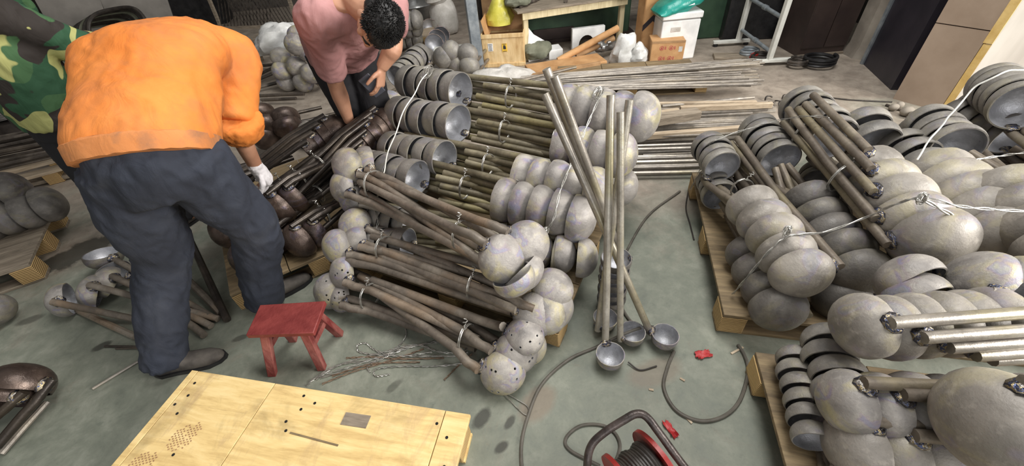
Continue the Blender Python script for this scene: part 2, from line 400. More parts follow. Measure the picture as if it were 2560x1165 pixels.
# ------------------------------------------------------------------ the setting
fl = MB(); fl.box((0, 2.5, -.05), (18, 17, .1)); tag(obj('floor', fl, M['floor']), kind='structure')
wb = MB(); wb.box((-2, 9.6, 2), (14, .2, 4)); tag(obj('wall_back', wb, M['wallm']), kind='structure')
wl = MB(); wl.box((-6.6, 5, 2), (.2, 9.2, 4)); tag(obj('wall_left', wl, M['wallm']), kind='structure')
pR = at(2180, 170, 0)
wr = MB(); wr.box((4.35, 6.5, 2), (.2, 6.2, 4)); tag(obj('wall_right', wr, M['wallm']), kind='structure')
# navy door between pillar and panel, with frame and handle
d0, d1 = at(2165, 160, 0), at(2235, 225, 0)
dv = (d1 - d0); dn = V((dv.y, -dv.x, 0)).normalized()
if dn.x > 0: dn = -dn
dm = MB(); dm.beam(d0 + V((0, 0, 1.25)), d1 + V((0, 0, 1.25)), 0.05, 2.5)
door = tag(obj('door_1', dm, M['navy']), kind='structure')
df = MB(); df.beam(d0 + dn * .03, d0 + dn * .03 + V((0, 0, 2.5)), .03, .03)
obj('door_frame', df, M['galv'], door)
# concrete pillar
pc = at(2140, 150, 0) + V((.22, .12, 0))
pl = MB(); pl.lathe([(.24, 0), (.2, .1), (.19, 3.2)], 8)
tag(obj('pillar', pl, M['concrete'], None, pc, (0, 0, .3)), 'grey concrete pillar between the brown cabinet and the navy door', 'pillar')

# ------------------------------------------------------------------ pallets
def pallet(label, loc, rotz, x0, x1, y0, y1, H, nb, wood_m, edge_m, along='x', group=None, skew=0.0):
    t = thing('pallet', label, 'pallet', loc, rotz, group)
    th = .018; L = x1 - x0; W = y1 - y0
    for i in range(nb):
        b = MB(); wv = (W if along == 'x' else L) / nb
        c0 = (y0 if along == 'x' else x0) + wv * (i + .5)
        if along == 'x': b.box((0, 0, 0), (L, wv - .006, th)); c = (x0 + L / 2, c0, H - th / 2)
        else: b.box((0, 0, 0), (wv - .004, W, th)); c = (c0, y0 + W / 2, H - th / 2)
        obj('board', b, wood_m, t, (c[0], c[1], c[2] + random.uniform(-.001, .001)), (0, 0, random.uniform(-.002, .002)), bev=.002)
    bh = H - th - .016
    for ix in range(3):
        for iy in range(3):
            k = MB(); k.box((0, 0, 0), (.1, .12, bh))
            obj('block', k, edge_m, t, (x0 + .05 + (L - .1) * ix / 2, y0 + .06 + (W - .12) * iy / 2, .016 + bh / 2), (0, 0, random.uniform(-.03, .03)), bev=.004)
    for iy in range(3):
        k = MB(); k.box((0, 0, 0), (L, .1, .016)); obj('runner', k, wood_m, t, (x0 + L / 2, y0 + .06 + (W - .12) * iy / 2, .008), bev=.002)
    return t
AM = math.radians(-29)
pallet('weathered pallet under the middle stack of ladles', (.15, .97, 0), AM, -1.12, 0, 0, 1.12, .13, 4, M['wood_old'], M['ply_edge'])
A2 = math.radians(-15.7)
pallet('weathered pallet under the right stack, splintered front corner', (.84, .97, 0), A2, 0, 1.25, 0, 1.08, .13, 3, M['wood_old'], M['ply_edge'], 'y')
pallet('pallet at the lower right under small nested bowls', (.875, .79, 0), A2, 0, 1.1, -1.0, 0, .13, 3, M['wood_old'], M['ply_edge_new'], 'y')
A4 = math.radians(30)
pallet('weathered pallet under the dark brown ladles', (-1.42, 1.38, 0), A4, 0, .85, 0, 1.2, .13, 3, M['wood_old'], M['ply_edge'], 'y')
# front plywood pallet, light and empty, with uneven boards, nails
p0 = at(480, 925, .13); A0 = math.radians(-14.8)
fp = thing('pallet', 'pale yellow empty plywood pallet in the foreground', 'pallet', (p0.x, p0.y, 0), A0)
seams = [(0, .03), (.033, .40), (.403, 1.115), (1.118, 1.21)]
for a, b in seams:
    k = MB(); k.box((0, 0, 0), (b - a, 1.0, .018)); obj('board', k, M['wood_new'], fp, ((a + b) / 2, -.5, .121), bev=.0015)
for ix in (0.06, .58, 1.13):
    for iy in (-.07, -.5, -.93):
        k = MB(); k.box((0, 0, 0), (.1, .11, .094)); obj('block', k, M['ply_edge_new'], fp, (ix + .02, iy, .063), bev=.003)
for iy in (-.07, -.5, -.93):
    k = MB(); k.box((0, 0, 0), (1.2, .1, .015)); obj('runner', k, M['wood_new'], fp, (.605, iy, .0085))
random.seed(5)
for x, y in ((.06, -.05), (.075, -.1), (.05, -.14), (.09, -.17), (.55, -.03), (.57, -.08), (.54, -.13), (.56, -.16), (.61, -.05), (1.1, -.05), (1.15, -.09), (1.17, -.18), (1.09, -.2), (.62, -.33), (.9, -.28), (.2, -.3), (.3, -.42)):
    k = MB(); k.lathe([(.0055, 0), (.0055, .0012), (.003, .0016)], 8); obj('nail_head', k, M['hole'], fp, (x, y, .1298), (0, 0, 0))
# raised splintered scraps of veneer and a groove
for x, y, sx, sy, r in ((.80, -.085, .10, .045, .02), (.68, -.17, .2, .006, -.06), (1.02, -.33, .22, .006, -.07)):
    k = MB(); k.box((0, 0, 0), (sx, sy, .0025)); obj('veneer_patch', k, M['wood_old'] if sy < .01 else M['wood_grey'], fp, (x, y, .131), (0, 0, r))

fpm = MB(); fc0 = at(405, 1128, .1302); rnd = random.Random(4)
inv_fp = Matrix.Translation((p0.x, p0.y, 0)) @ Matrix.Rotation(A0, 4, 'Z'); inv_fp.invert()
fd_ = (at(455, 1095, .13) - at(350, 1165, .13)).normalized(); fs_ = V((-fd_.y, fd_.x, 0))
for i in range(-13, 14):
    for j in range(-4, 5):
        u, w_ = i * .0095, j * .0105 + (.005 if i % 2 else 0)
        if abs(u) < .016 and True or rnd.random() < .16: continue
        c_u = .068 if u > 0 else -.065
        if ((u - c_u) / .062) ** 2 + (w_ / .043) ** 2 > 1: continue
        q = inv_fp @ (fc0 + fd_ * u + fs_ * w_); fpm.box(q, (.0068, .0045, .0006), Matrix.Rotation(.5 if j % 2 else -.3, 3, 'Z'))
tag(obj('shoe_print', fpm, M['card_dark'], fp), kind='stuff')

# ------------------------------------------------------------------ ladles
def bowl_mesh(name, seed, holes=False, seg=36, deep=False):
    "unit bowl: rim at z=0, opening +Z, radius 1"
    random.seed(seed); t = .055; out = []; inn = []
    if deep:     # long straight wall, blunt dome
        prof = [(1.0, 0), (.99, -.22), (.965, -.48)] + [(math.cos(PI / 2 * i / 9) * .965, -.48 - math.sin(PI / 2 * i / 9) * .78) for i in range(1, 9)]
        dp = 1.26
    else:
        prof = [(.965, 0), (.988, -.1), (1.0, -.24)] + [(math.cos(PI / 2 * i / 9), -.24 - math.sin(PI / 2 * i / 9) * .78) for i in range(1, 9)]
        dp = 1.02
    prof2 = [(prof[0][0] - t, 0), (prof[2][0] - t, prof[2][1])] + [(r * (1 - t), z + t * (-z - .2)) for r, z in prof[3:]]
    b = MB(); ph = random.random() * 6
    def ring(r, z, rim):
        q = []
        for k in range(seg):
            th = 2 * PI * k / seg; p = V((r * math.cos(th), r * math.sin(th), z))
            n = noise.noise(p * 1.6 + V((seed * 3.1, 0, 0))); m2 = noise.noise(p * 5 + V((0, seed * 2.3, 0)))
            p *= 1 + .018 * n + .006 * m2
            if rim: p.z += .03 * noise.noise(V((math.cos(th), math.sin(th), seed))) + .012 * m2
            q.append(p)
        return q
    R = [ring(r, z, i == 0) for i, (r, z) in enumerate(prof)]; Q = [ring(r, z, i == 0) for i, (r, z) in enumerate(prof2)]
    no = len(R); ni = len(Q)
    for r in R: b.v += [tuple(p) for p in r]
    for r in Q: b.v += [tuple(p) for p in r]
    bo = len(b.v); tip = V((0, 0, -dp)); tip2 = V((0, 0, -dp + t)); b.v += [tuple(tip), tuple(tip2)]
    hs = set()
    if holes:
        for i, k0, st in ((2, 0, 7), (4, 3, 8), (6, 1, 9), (7, 5, 12)):
            for k in range(k0, seg, st): hs.add((i, k))
    def quad(a, bb, c, d): b.f.append([a, bb, c, d]); b.mi.append(0)
    ringv = {}
    def holed(ix, key):
        P = [V(b.v[i]) for i in ix]; c = sum(P, V()) / 4; u = ((P[1] - P[0]) + (P[2] - P[3])).normalized(); n = (P[1] - P[0]).cross(P[3] - P[0]).normalized(); w_ = n.cross(u)
        rr = .058; o = len(b.v); sgn = []
        for k in range(8):
            th = -3 * PI / 4 + k * PI / 4; b.v.append(tuple(c + (u * math.cos(th) + w_ * math.sin(th)) * rr))
        for i in range(4):
            j = (i + 1) % 4; b.f.append([ix[i], ix[j], o + (2 * i + 2) % 8, o + 2 * i + 1, o + 2 * i]); b.mi.append(0)
        ringv.setdefault(key, []).append(o)
    for i in range(no - 1):
        for k in range(seg):
            ix = [i * seg + k, i * seg + (k + 1) % seg, (i + 1) * seg + (k + 1) % seg, (i + 1) * seg + k]
            if (i, k) in hs: holed(ix, (i, k))
            else: quad(*ix)
    for k in range(seg): b.f.append([(no - 1) * seg + k, (no - 1) * seg + (k + 1) % seg, bo]); b.mi.append(0)
    b.cur = 1; s0 = no * seg
    for i in range(ni - 1):
        for k in range(seg):
            ix = [s0 + i * seg + k, s0 + i * seg + (k + 1) % seg, s0 + (i + 1) * seg + (k + 1) % seg, s0 + (i + 1) * seg + k]
            if (i + 1, k) in hs: holed(ix, (i + 1, k))
            else: b.f.append(ix); b.mi.append(1)
    for k in range(seg): b.f.append([s0 + (ni - 1) * seg + k, s0 + (ni - 1) * seg + (k + 1) % seg, bo + 1]); b.mi.append(1)
    for k in range(seg): b.f.append([k, (k + 1) % seg, s0 + (k + 1) % seg, s0 + k]); b.mi.append(0)
    for key, os_ in ringv.items():
        if len(os_) == 2:
            for k in range(8): b.f.append([os_[0] + k, os_[0] + (k + 1) % 8, os_[1] + (k + 1) % 8, os_[1] + k]); b.mi.append(1)
    return b
BOWLS = {}
def bowl(matkey, inkey, var, holes=False, deep=False):
    k = (matkey, inkey, var, holes, deep)
    if k not in BOWLS:
        me = bowl_mesh('bowl', var + 1, holes, 36, deep).mesh('bowl', 45)
        me.materials.append(M[matkey]); me.materials.append(M[inkey]); BOWLS[k] = me
    return BOWLS[k]
WELD = None
def weld_mesh():
    global WELD
    if WELD is None:
        b = MB(); b.ell((0, 0, 0), (1, 0, 0), (0, 1, 0), (0, 0, 1), 12, 8)
        b.v = [tuple(V(p) * (1 + .3 * noise.noise(V(p) * 2.3))) for p in b.v]
        WELD = b.mesh('weld_bead', 60); WELD.materials.append(M['weld'])
    return WELD
NL = 0
def ladle(pos, opening, side, R, path, label, group, bm='steel', hm='handle', rh=.017, holes=False, ink='inside', name='ladle', nohandle=False, deep=False):
    """bowl + handle + weld. pos: rim centre, opening: direction the bowl opens, side: where the handle is welded,
    path: handle points in hall coordinates, starting at the weld"""
    global NL; NL += 1
    z = V(opening).normalized(); x = V(side); x = (x - z * x.dot(z)).normalized(); y = z.cross(x)
    Rm = basis(x, y, z); t = thing(name, label, 'ladle', pos, 0, group)
    t.rotation_euler = Rm.to_euler(); inv = Rm.transposed()
    b = obj('bowl', bowl(bm, ink, NL % 3, holes, deep), None, t); b.scale = (R, R, R); b.rotation_euler = (0, 0, (NL * 2.4) % 6.28)
    if not nohandle:
        lp = [inv @ (V(p) - V(pos)) for p in path]
        h = MB(); n = len(lp)
        h.tube(lp, [rh * .96] + [rh] * (n - 2) + [rh * .98], 10); obj('handle', h, M[hm], t, ang=50)
        wd = obj('weld_bead', weld_mesh(), None, t, (R * .99, 0, -R * .2)); wd.scale = (rh * .95, rh * 1.7, R * .3)
    return t
def apath(pos, z, side, R, rh, clear, L, inner, tilt=V((0, 0, 0)), inner_off=None):
    "handle alongside the bowls nested in front of this one, then straight in towards the bundle axis"
    o = R + rh * .95; io = inner_off if inner_off is not None else side * inner
    s = pos + side * o; e = pos + io + z * L + tilt; c = clear + .015; g = s + z * c
    return [s - z * R * .38, s + z * R * .1, g, g + (e - g) * .12, g + (e - g) * .5, e]
def nest(anchor, z, n, R, step, side, L, rowname, group, end, tip=True, spread=.34, inner=.03, bm='steel', hm='handle', rh=.017, ink='inside', axis_drop=None, lab='ladle', hz=0, deep=None, beside=None, tw=None):
    """n bowls nested along z (their opening direction). tip: anchor is the outermost dome's middle, else the outermost opening.
    Returns positions."""
    z = V(z).normalized(); side = V(side); side = (side - z * side.dot(z)).normalized(); oth = z.cross(side)
    out = []
    if deep is None: deep = not tip
    for i in range(n):
        pos = (anchor + z * ((.7 if deep else .45) * R) + z * step * i) if tip else (anchor - z * step * i)
        pos = pos + oth * random.uniform(-.006, .006) + side * random.uniform(-.006, .006)
        a = (i - (n - 1) / 2) * spread; sd = (side * math.cos(a) + oth * math.sin(a)).normalized()
        left = (n - 1 - i) if tip else i
        zt = (z + (tw if tw is not None else V()) + jit(.035)).normalized()
        if zt.dot(z) < .8: zt = z
        io = sd * (.048 if i % 2 else .02) + oth * .02 * (i - (n - 1) / 2) * .5
        if beside is not None: io = side * (beside + rh * 1.6) + oth * (i - (n - 1) / 2) * rh * 2.1
        Lh = (L - (.7 if deep else .45) * R - step * i if tip else L + step * i) + random.uniform(-.02, .02)
        pth = apath(pos, z, sd, R * (1.13 if tw is not None else 1), rh, left * step, Lh, inner, jit(.02) + V((0, 0, -hz)), io)
        k = i + 1
        if n == 1: lb = f'{lab} at {rowname}'
        else: lb = f'{lab}, {ORD[i]} from the {end}, {rowname}'
        ladle(pos, zt, sd, R, pth, lb, group, bm, hm, rh, False, ink, deep=deep)
        out.append(pos)
    return out
def tie(c, axis, r, label, tail=None, rad=.0026, group='twisted wire ties around handles'):
    "two turns of wire round a bundle with a twisted curled tail"
    c, ax = V(c), V(axis).normalized(); up = V((0, 0, 1)); x = up - ax * up.dot(ax); x.normalize(); y = ax.cross(x)
    b = MB(); pts = []
    for k in range(41):
        t = 4 * PI * k / 40; rr = r * (1 + .06 * math.sin(3 * t))
        pts.append(c + (x * math.cos(t) + y * math.sin(t)) * rr + ax * (.012 * k / 40 - .006 + .004 * math.sin(2 * t)))
    b.tube(pts, rad, 6)
    tl = tail or (-y * .5 + x * .8)
    tl = V(tl).normalized(); p = c + x * r * .9 + tl * .01; q = [p]
    sd = tl.cross(ax).normalized()
    for k in range(1, 13): q.append(p + tl * (.0032 * k) + (ax * math.cos(k * 1.3) + sd * math.sin(k * 1.3)) * (.003 if k < 6 else .009))
    b.tube(q, rad * .9, 6)
    return solo('wire_tie', b, M['wire'], label, 'wire tie', group)
random.seed(11)
UZ = V((0, 0, 1)); um = V((math.cos(AM), math.sin(AM), 0)); vm = V((-math.sin(AM), math.cos(AM), 0))
# middle stack: five double-ended bundles behind, all on one pallet
mid = [ # left open end (px,py,z)  right dome end (px,py,z)  nl nr Rl Rr step_l step_r  row word
    ((1152, 228, .60), (1612, 298, .60), 5, 5, .114, .128, .09, .098, 'topmost'),
    ((1146, 312, .50), (1560, 392, .49), 5, 4, .114, .114, .1, .1, 'second'),
    ((1112, 398, .41), (1495, 478, .42), 5, 5, .104, .11, .085, .095, 'third'),
    ((1046, 448, .38), (1457, 548, .35), 5, 5, .1, .115, .078, .095, 'fourth'),
    ((1030, 566, .25), (1408, 636, .22), 4, 4, .088, .095, .075, .1, 'fifth'),
    ((1022, 612, .23), (1466, 642, .22), 4, 2, .082, .095, .07, .1, 'lowest'),
]
for (lp, rp, nl, nr, Rl, Rr, sl, sr, wd) in mid:
    a, b = at(*lp), at(*rp); z = (b - a).normalized()
    L = (b - a).length
    nest(a, z, nl, Rl, sl, vm * .85 + UZ * (-.35), L - .45 * Rr - (nr - 1) * sr + .05, f'left end of {wd} row, middle stack', f'ladles at the left end of the {wd} middle row', 'mouth', False, .3, bm='steel_plain', hm='handle_olive', rh=.019, beside=Rl * .3, tw=vm * -.13)
    nest(b, -z, nr, Rr, sr, vm * .7 + UZ * (-.6), L - .11, f'right end of {wd} row, middle stack', f'ladles at the right end of the {wd} middle row', 'tip', True, .3, bm='steel', hm='handle_olive', rh=.019, beside=Rr * .15)
    if wd in ('topmost', 'second', 'third', 'fourth'):
        for f, e in ((.3, 'left'), (.62, 'right')):
            if wd in ('third',) and e == 'right': continue
            tie(a + (b - a) * f + vm * .03 - UZ * .0, z, .062, f'wire tie near the {e} bowls of the {wd} row, middle stack')
# extra dome seen behind the third row
b = at(1566, 472, .30); nest(b, -um, 1, .1, .09, vm, .6, 'the right, pale dome low behind the third row', None, 'tip', True, bm='steel', hm='handle_olive')

# front three bundles of the middle stack: bowls turned to the camera, handles along the front
def front(ends, targets, desc, R, hm, opening, group, holes=False, rh=.019):
    for i, ((px, py, zz, R_, op), (tx, ty, tz), lb) in enumerate(zip(ends, targets, desc)):
        c = at(px, py, zz); tg = at(tx, ty, tz); op = V(op).normalized(); pos = c + op * R_ * .45
        hd = (tg - pos); sd = (hd - op * hd.dot(op)).normalized(); hd.normalize()
        s0 = pos + sd * (R_ + rh * .8) - op * R_ * .35
        pth = [s0 - sd * .006 - op * .016, s0 + sd * .012 + op * .004, s0 + sd * .04 + op * .016, s0 + (tg - s0) * .16 + op * .02, s0 + (tg - s0) * .55 + op * .011, tg]
        ladle(pos, op, sd, R_, pth, lb, group, 'steel', hm, rh, holes)
aw = (vm * .8 - UZ * .35 + um * .15); dn_ = V((-.1, .35, -.9)); 
front([(862, 416, .52, .095, aw), (905, 408, .50, .09, aw + um * .4), (852, 468, .43, .09, aw + um * .3), (874, 500, .37, .08, aw)],
      [(1232, 640, .40), (1262, 606, .45), (1215, 655, .38), (1190, 600, .36)],
      ['grey ladle, dome turned to camera, top left of the upper front bundle', 'blue-tinted ladle nested behind the top left dome, upper front bundle', 'ladle with dome below the top left one, upper front bundle', 'lowest ladle at left end of the upper front bundle'],
      .09, 'handle_brown', aw, 'ladles at the left of the upper front bundle')
ra = (-um * .75 - UZ * .55 + vm * .5)
front([(1322, 612, .46, .098, ra), (1262, 648, .46, .098, ra - um * .2), (1318, 690, .37, .09, V((-.2, .3, .6)) - um * .5), (1290, 705, .40, .085, V((-.1, .2, .9)) - um * .3)],
      [(925, 440, .47), (900, 455, .47), (905, 480, .43), (910, 440, .44)],
      ['yellowish ladle with dome facing right, top right of upper front bundle', 'purple-tinted ladle nested in front of the yellowish dome, upper front bundle', 'rear of two ladles opening upwards, right end of upper front bundle', 'front of two ladles opening upwards, right end of upper front bundle'],
      .098, 'handle_brown', ra, 'ladles at the right of the upper front bundle')
front([(882, 556, .33, .085, aw * .5 + V((0, .2, -.9))), (838, 620, .26, .092, aw), (885, 600, .27, .085, aw + um * .3), (865, 630, .22, .085, aw + um * .5)],
      [(1290, 735, .25), (1290, 765, .22), (1300, 720, .25), (1280, 780, .2)],
      ['purple-grey ladle, dome up, left end of the central front bundle', 'pale yellow ladle with dome facing left, central front bundle', 'yellow-patched ladle tucked behind the pale dome, central front bundle', 'lowest ladle at left end of the central front bundle'],
      .09, 'handle_brown', aw, 'ladles at the left of the central front bundle')
front([(1384, 712, .27, .092, -vm * .1 - UZ + um * -.3), (1345, 790, .21, .098, ra), (1378, 786, .2, .092, ra - um * .3), (1395, 775, .19, .09, ra - um * .6)],
      [(930, 590, .30), (905, 620, .25), (915, 610, .28), (925, 640, .24)],
      ['purple-grey ladle, dome up, above the others, right of central front bundle', 'pale yellow ladle, dome facing camera, right end of central front bundle', 'second dome nested behind the pale one, right of central front bundle', 'third dome nested behind the pale one, right of central front bundle'],
      .095, 'handle_brown', ra, 'ladles at the right of the central front bundle')
pf = aw + UZ * -.1
front([(852, 682, .18, .088, pf + um * .4), (818, 728, .10, .092, pf - UZ * .2), (845, 742, .08, .08, pf + um * .4)],
      [(1195, 850, .13), (1215, 868, .1), (1190, 870, .06)],
      ['perforated ladle, upper of the pair beside the red stool', 'perforated ladle with shiny spots, lower of the pair by the stool', 'ladle half hidden under the shiny perforated one by the stool'],
      .09, 'handle_brown', pf, 'perforated ladles at the left of the lowest front bundle', True, .02)
rb = (-um * .45 - UZ * .45 + vm * .75)
front([(1258, 938, .095, .092, rb), (1290, 888, .13, .09, rb), (1312, 872, .1, .09, rb + vm * .5), (1310, 838, .20, .08, V((.1, .3, -.9)))],
      [(905, 705, .13), (900, 690, .16), (885, 680, .15), (930, 700, .17)],
      ['perforated grey ladle lying nearest the camera, front of middle stack', 'perforated yellowish ladle behind the nearest one, front of middle stack', 'rim of a ladle showing dark behind the yellowish perforated one', 'small half bowl face down above the yellowish perforated ladle'],
      .09, 'handle_brown', rb, 'perforated ladles at the right of the lowest front bundle', True, .02)
for px, py, z, r, lb, ax in ((935, 460, .47, .07, 'wire tie near the left bowls of the upper front bundle', None), (1150, 585, .44, .062, 'wire tie near the right bowls of the upper front bundle', None),
                      (960, 620, .28, .06, 'wire tie near the left bowls of the central front bundle', None), (1185, 715, .24, .062, 'wire tie near the right bowls of the central front bundle', None),
                      (925, 740, .13, .065, 'wire tie near the left bowls of the lowest front bundle', None), (1165, 845, .13, .062, 'wire tie near the right bowls of the lowest front bundle', None)):
    tie(at(px, py, z), um, r, lb)

# right stack
random.seed(21)
def two(lp, rp, nl, nr, Rl, Rr, sl, sr, sideL, sideR, word, stack, lm='steel_plain', rm='steel_big', hm='handle', rh=.0175, gap=.7, llab='ladle', ends=('mouth', 'tip'), sp=.3, bs=None):
    a, b = (lp, rp) if isinstance(lp, V) else (at(*lp), at(*rp)); z = (b - a).normalized(); L = (b - a).length
    if nl: nest(a, z, nl, Rl, sl, sideL, L - .45 * Rr - max(0, nr - 1) * sr + .05, f'back of {word}, {stack}', f'back ladles of {word}, {stack}', ends[0], False, sp, bm=lm, hm=hm, rh=rh, deep=False)
    if nr: nest(b, -z, nr, Rr, sr, sideR, (L - .05 if bs is None else L * bs + .3), f'front of {word}, {stack}', f'front ladles of {word}, {stack}', ends[1], True, sp, bm=rm, hm=hm, rh=rh, beside=None if bs is None else Rl)
    return a, b, z
LX = V((-1, 0, 0)); RX = V((1, 0, 0))
sk = 'right stack'
two((1808, 418, .37), (2012, 690, .37), 4, 5, .092, .108, .06, .1, -UZ + LX * .3, RX * .95 - UZ * .1, 'leftmost upper bundle', sk, bs=.84, sp=.2)
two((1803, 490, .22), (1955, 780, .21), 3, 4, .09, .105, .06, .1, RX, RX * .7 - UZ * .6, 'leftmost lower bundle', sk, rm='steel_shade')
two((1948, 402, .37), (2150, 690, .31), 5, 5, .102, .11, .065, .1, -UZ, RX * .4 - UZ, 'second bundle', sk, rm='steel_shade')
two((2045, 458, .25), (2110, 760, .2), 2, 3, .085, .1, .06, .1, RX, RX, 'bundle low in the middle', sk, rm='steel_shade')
two((2085, 348, .50), (2335, 612, .47), 5, 5, .112, .128, .08, .1, -UZ + RX * .3, LX * .9 + UZ * .5, 'top bundle with bare handles', sk, bs=.84, sp=.3)
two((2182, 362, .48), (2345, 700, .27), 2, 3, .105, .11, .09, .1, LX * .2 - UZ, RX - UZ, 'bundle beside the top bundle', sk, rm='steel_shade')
two((2322, 432, .45), (2528, 596, .45), 3, 5, .105, .138, .085, .09, RX * .3 - UZ, LX * .3 - UZ, 'bundle with big pale domes', sk)
two((2392, 374, .52), (2680, 640, .52), 4, 4, .1, .12, .07, .1, RX * .9 - UZ * .6, RX - UZ * .6, 'bundle right of the centre', sk)
two((2556, 268, .62), (2800, 480, .64), 5, 0, .108, .12, .066, .1, RX * .9 - UZ * .7, LX, 'topmost bundle at the right edge', sk)
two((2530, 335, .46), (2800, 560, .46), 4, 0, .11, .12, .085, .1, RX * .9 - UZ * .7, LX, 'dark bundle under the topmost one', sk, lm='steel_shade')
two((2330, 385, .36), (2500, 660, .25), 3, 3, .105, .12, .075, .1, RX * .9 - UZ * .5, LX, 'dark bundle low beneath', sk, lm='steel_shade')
a7 = at(2556, 268, .62); z7 = V((.12, -.98, 0)).normalized()
for zz, off, wd in ((.43, V((.12, .04, 0)), 'middle bundle at the far right'), (.245, V((-.02, .0, 0)), 'lowest bundle at the far right'), (.245, V((.22, .02, 0)), 'outer lowest bundle at the far right')):
    aa = V((a7.x, a7.y, zz)) + off
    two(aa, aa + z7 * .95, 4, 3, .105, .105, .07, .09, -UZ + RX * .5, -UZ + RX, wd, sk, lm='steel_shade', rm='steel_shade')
pallet('pallet mostly hidden under the bundles at the far right', (a7.x - .2, a7.y + .25, 0), math.radians(-7), 0, .8, -1.15, 0, .13, 3, M['wood_old'], M['ply_edge'], 'y')
for px, py, z, r, lb, dx in ((1855, 470, .36, .05, 'wire tie behind the small front left opening, right stack', (-.1, -1, 0)), (2010, 335, .5, .06, 'wire tie at the far end of bare handles, right stack', (.2, -1, 0)),
                         (2105, 445, .5, .062, 'wire tie midway along the bare handles, right stack', (.2, -1, 0)), (1890, 590, .3, .05, 'wire tie beside the leftmost row of domes, right stack', (-.1, -1, 0))):
    tie(at(px, py, z), V(dx), r, lb)
# lower right stack
random.seed(31)
sk = 'lower right stack'
def rowx(tp, to, n, R, step, side, word, L=.6, bm='steel_big', hm='handle_light', rh=.018, sp=.3):
    a, b = at(*tp), at(*to); z = (b - a).normalized()
    nest(a, z, n, R, step, side, L, f'{word}, {sk}', f'ladles in the {word}, {sk}', 'tip', True, sp, bm=bm, hm=hm, rh=rh)
rowx((2142, 822, .46), (2500, 795, .46), 6, .098, .075, V((.2, -.9, .25)), 'big upper row', .75, sp=.3)
rowx((2105, 1005, .35), (2300, 1015, .34), 4, .092, .085, V((.1, -.3, .9)), 'middle row', .6, bm='steel', hm='handle', sp=.2)
rowx((2128, 1120, .26), (2330, 1135, .25), 4, .1, .09, V((.1, -.1, .95)), 'lowest row', .6, bm='steel_big', hm='handle', sp=.2)
rowx((2455, 1062, .5), (2700, 1085, .5), 3, .128, .1, V((.1, -.1, 1)), 'row with the biggest dome', .7, sp=.25)
rowx((1985, 890, .2), (2035, 1100, .2), 6, .062, .055, V((1, 0, -.3)), 'left column of small bowls', .4, bm='steel_plain', hm='handle', rh=.012)
rowx((2062, 848, .28), (2100, 960, .28), 4, .08, .062, V((1, 0, -.3)), 'second column of small bowls', .4, bm='steel_plain', hm='handle', rh=.014)
# loose-looking ladles lying face down to the camera above the big row
def loose(px, py, z, R, op, side, L, label, group=None, bm='steel', hm='handle_light', rh=.018, hdir=None, end=None, name='ladle', ink='inside', holes=False):
    c = at(px, py, z); op = V(op).normalized(); sd = V(side); sd = (sd - op * sd.dot(op)).normalized()
    pos = c + op * R * .4; s0 = pos + sd * (R + rh * .8) - op * R * .3
    if end is not None: e = at(*end); hd = (e - s0).normalized(); L = (e - s0).length
    else: hd = V(hdir or op).normalized(); e = s0 + hd * L
    pth = [s0 - hd * .012, s0 + hd * .02, s0 + hd * .08 + sd * .006, s0 + (e - s0) * .5, e]
    return ladle(pos, op, sd, R, pth, label, group, bm, hm, rh, holes, ink, name)
fc = V((.1, -.95, -.12)); hr = V((.55, -.5, -.1))
loose(2262, 690, .46, .098, fc, (.9, .1, 0), .35, 'upper of two ladles opening towards the camera, above the big row', None, hdir=hr)
loose(2278, 735, .44, .095, fc, (.9, .1, .2), .3, 'lower of two ladles opening towards the camera, above the big row', None, hdir=hr)
loose(2440, 690, .50, .1, V((.6, -.6, -.4)), (-.8, -.3, .5), .4, 'ladle with shiny weld and handle slanting down, above the big row', None, hdir=hr)
loose(2530, 700, .5, .1, fc, (.9, 0, .2), .4, 'ladle opening towards the camera at the right edge of picture', None, hdir=hr)

# dark brown stack
random.seed(41)
sk = 'dark stack'
for lp, rp, nl, nr, wd in (((690, 522, .33), (880, 372, .42), 2, 5, 'upper near bundle'), ((742, 606, .22), (940, 470, .22), 2, 3, 'lower near bundle'),
                           ((612, 655, .2), (900, 420, .22), 3, 3, 'lowest near bundle'), ((520, 520, .30), (760, 375, .42), 3, 4, 'upper far bundle'), ((560, 588, .22), (820, 420, .32), 3, 4, 'middle far bundle')):
    a, b = at(*lp), at(*rp); z = (b - a).normalized(); L = (b - a).length
    nest(a, z, nl, .1, .085, UZ + V((.3, -.2, 0)), L - .08, f'left end of {wd}, {sk}', f'left ladles of the {wd}', 'tip', True, .3, bm='steel_dark', hm='handle_dark', rh=.016, ink='steel_dark', lab='brown ladle')
    nest(b, -z, nr, .1, .06, UZ + V((.3, -.3, 0)), L - .1, f'right end of {wd}, {sk}', f'right ladles of the {wd}', 'mouth', False, .3, bm='steel_dark', hm='handle_dark', rh=.016, ink='steel_dark', lab='brown ladle')
    for f, e in ((.35, 'left'), (.6, 'right')): tie(a + (b - a) * f + UZ * .05, z, .055, f'wire tie near the {e} bowls of the {wd}')
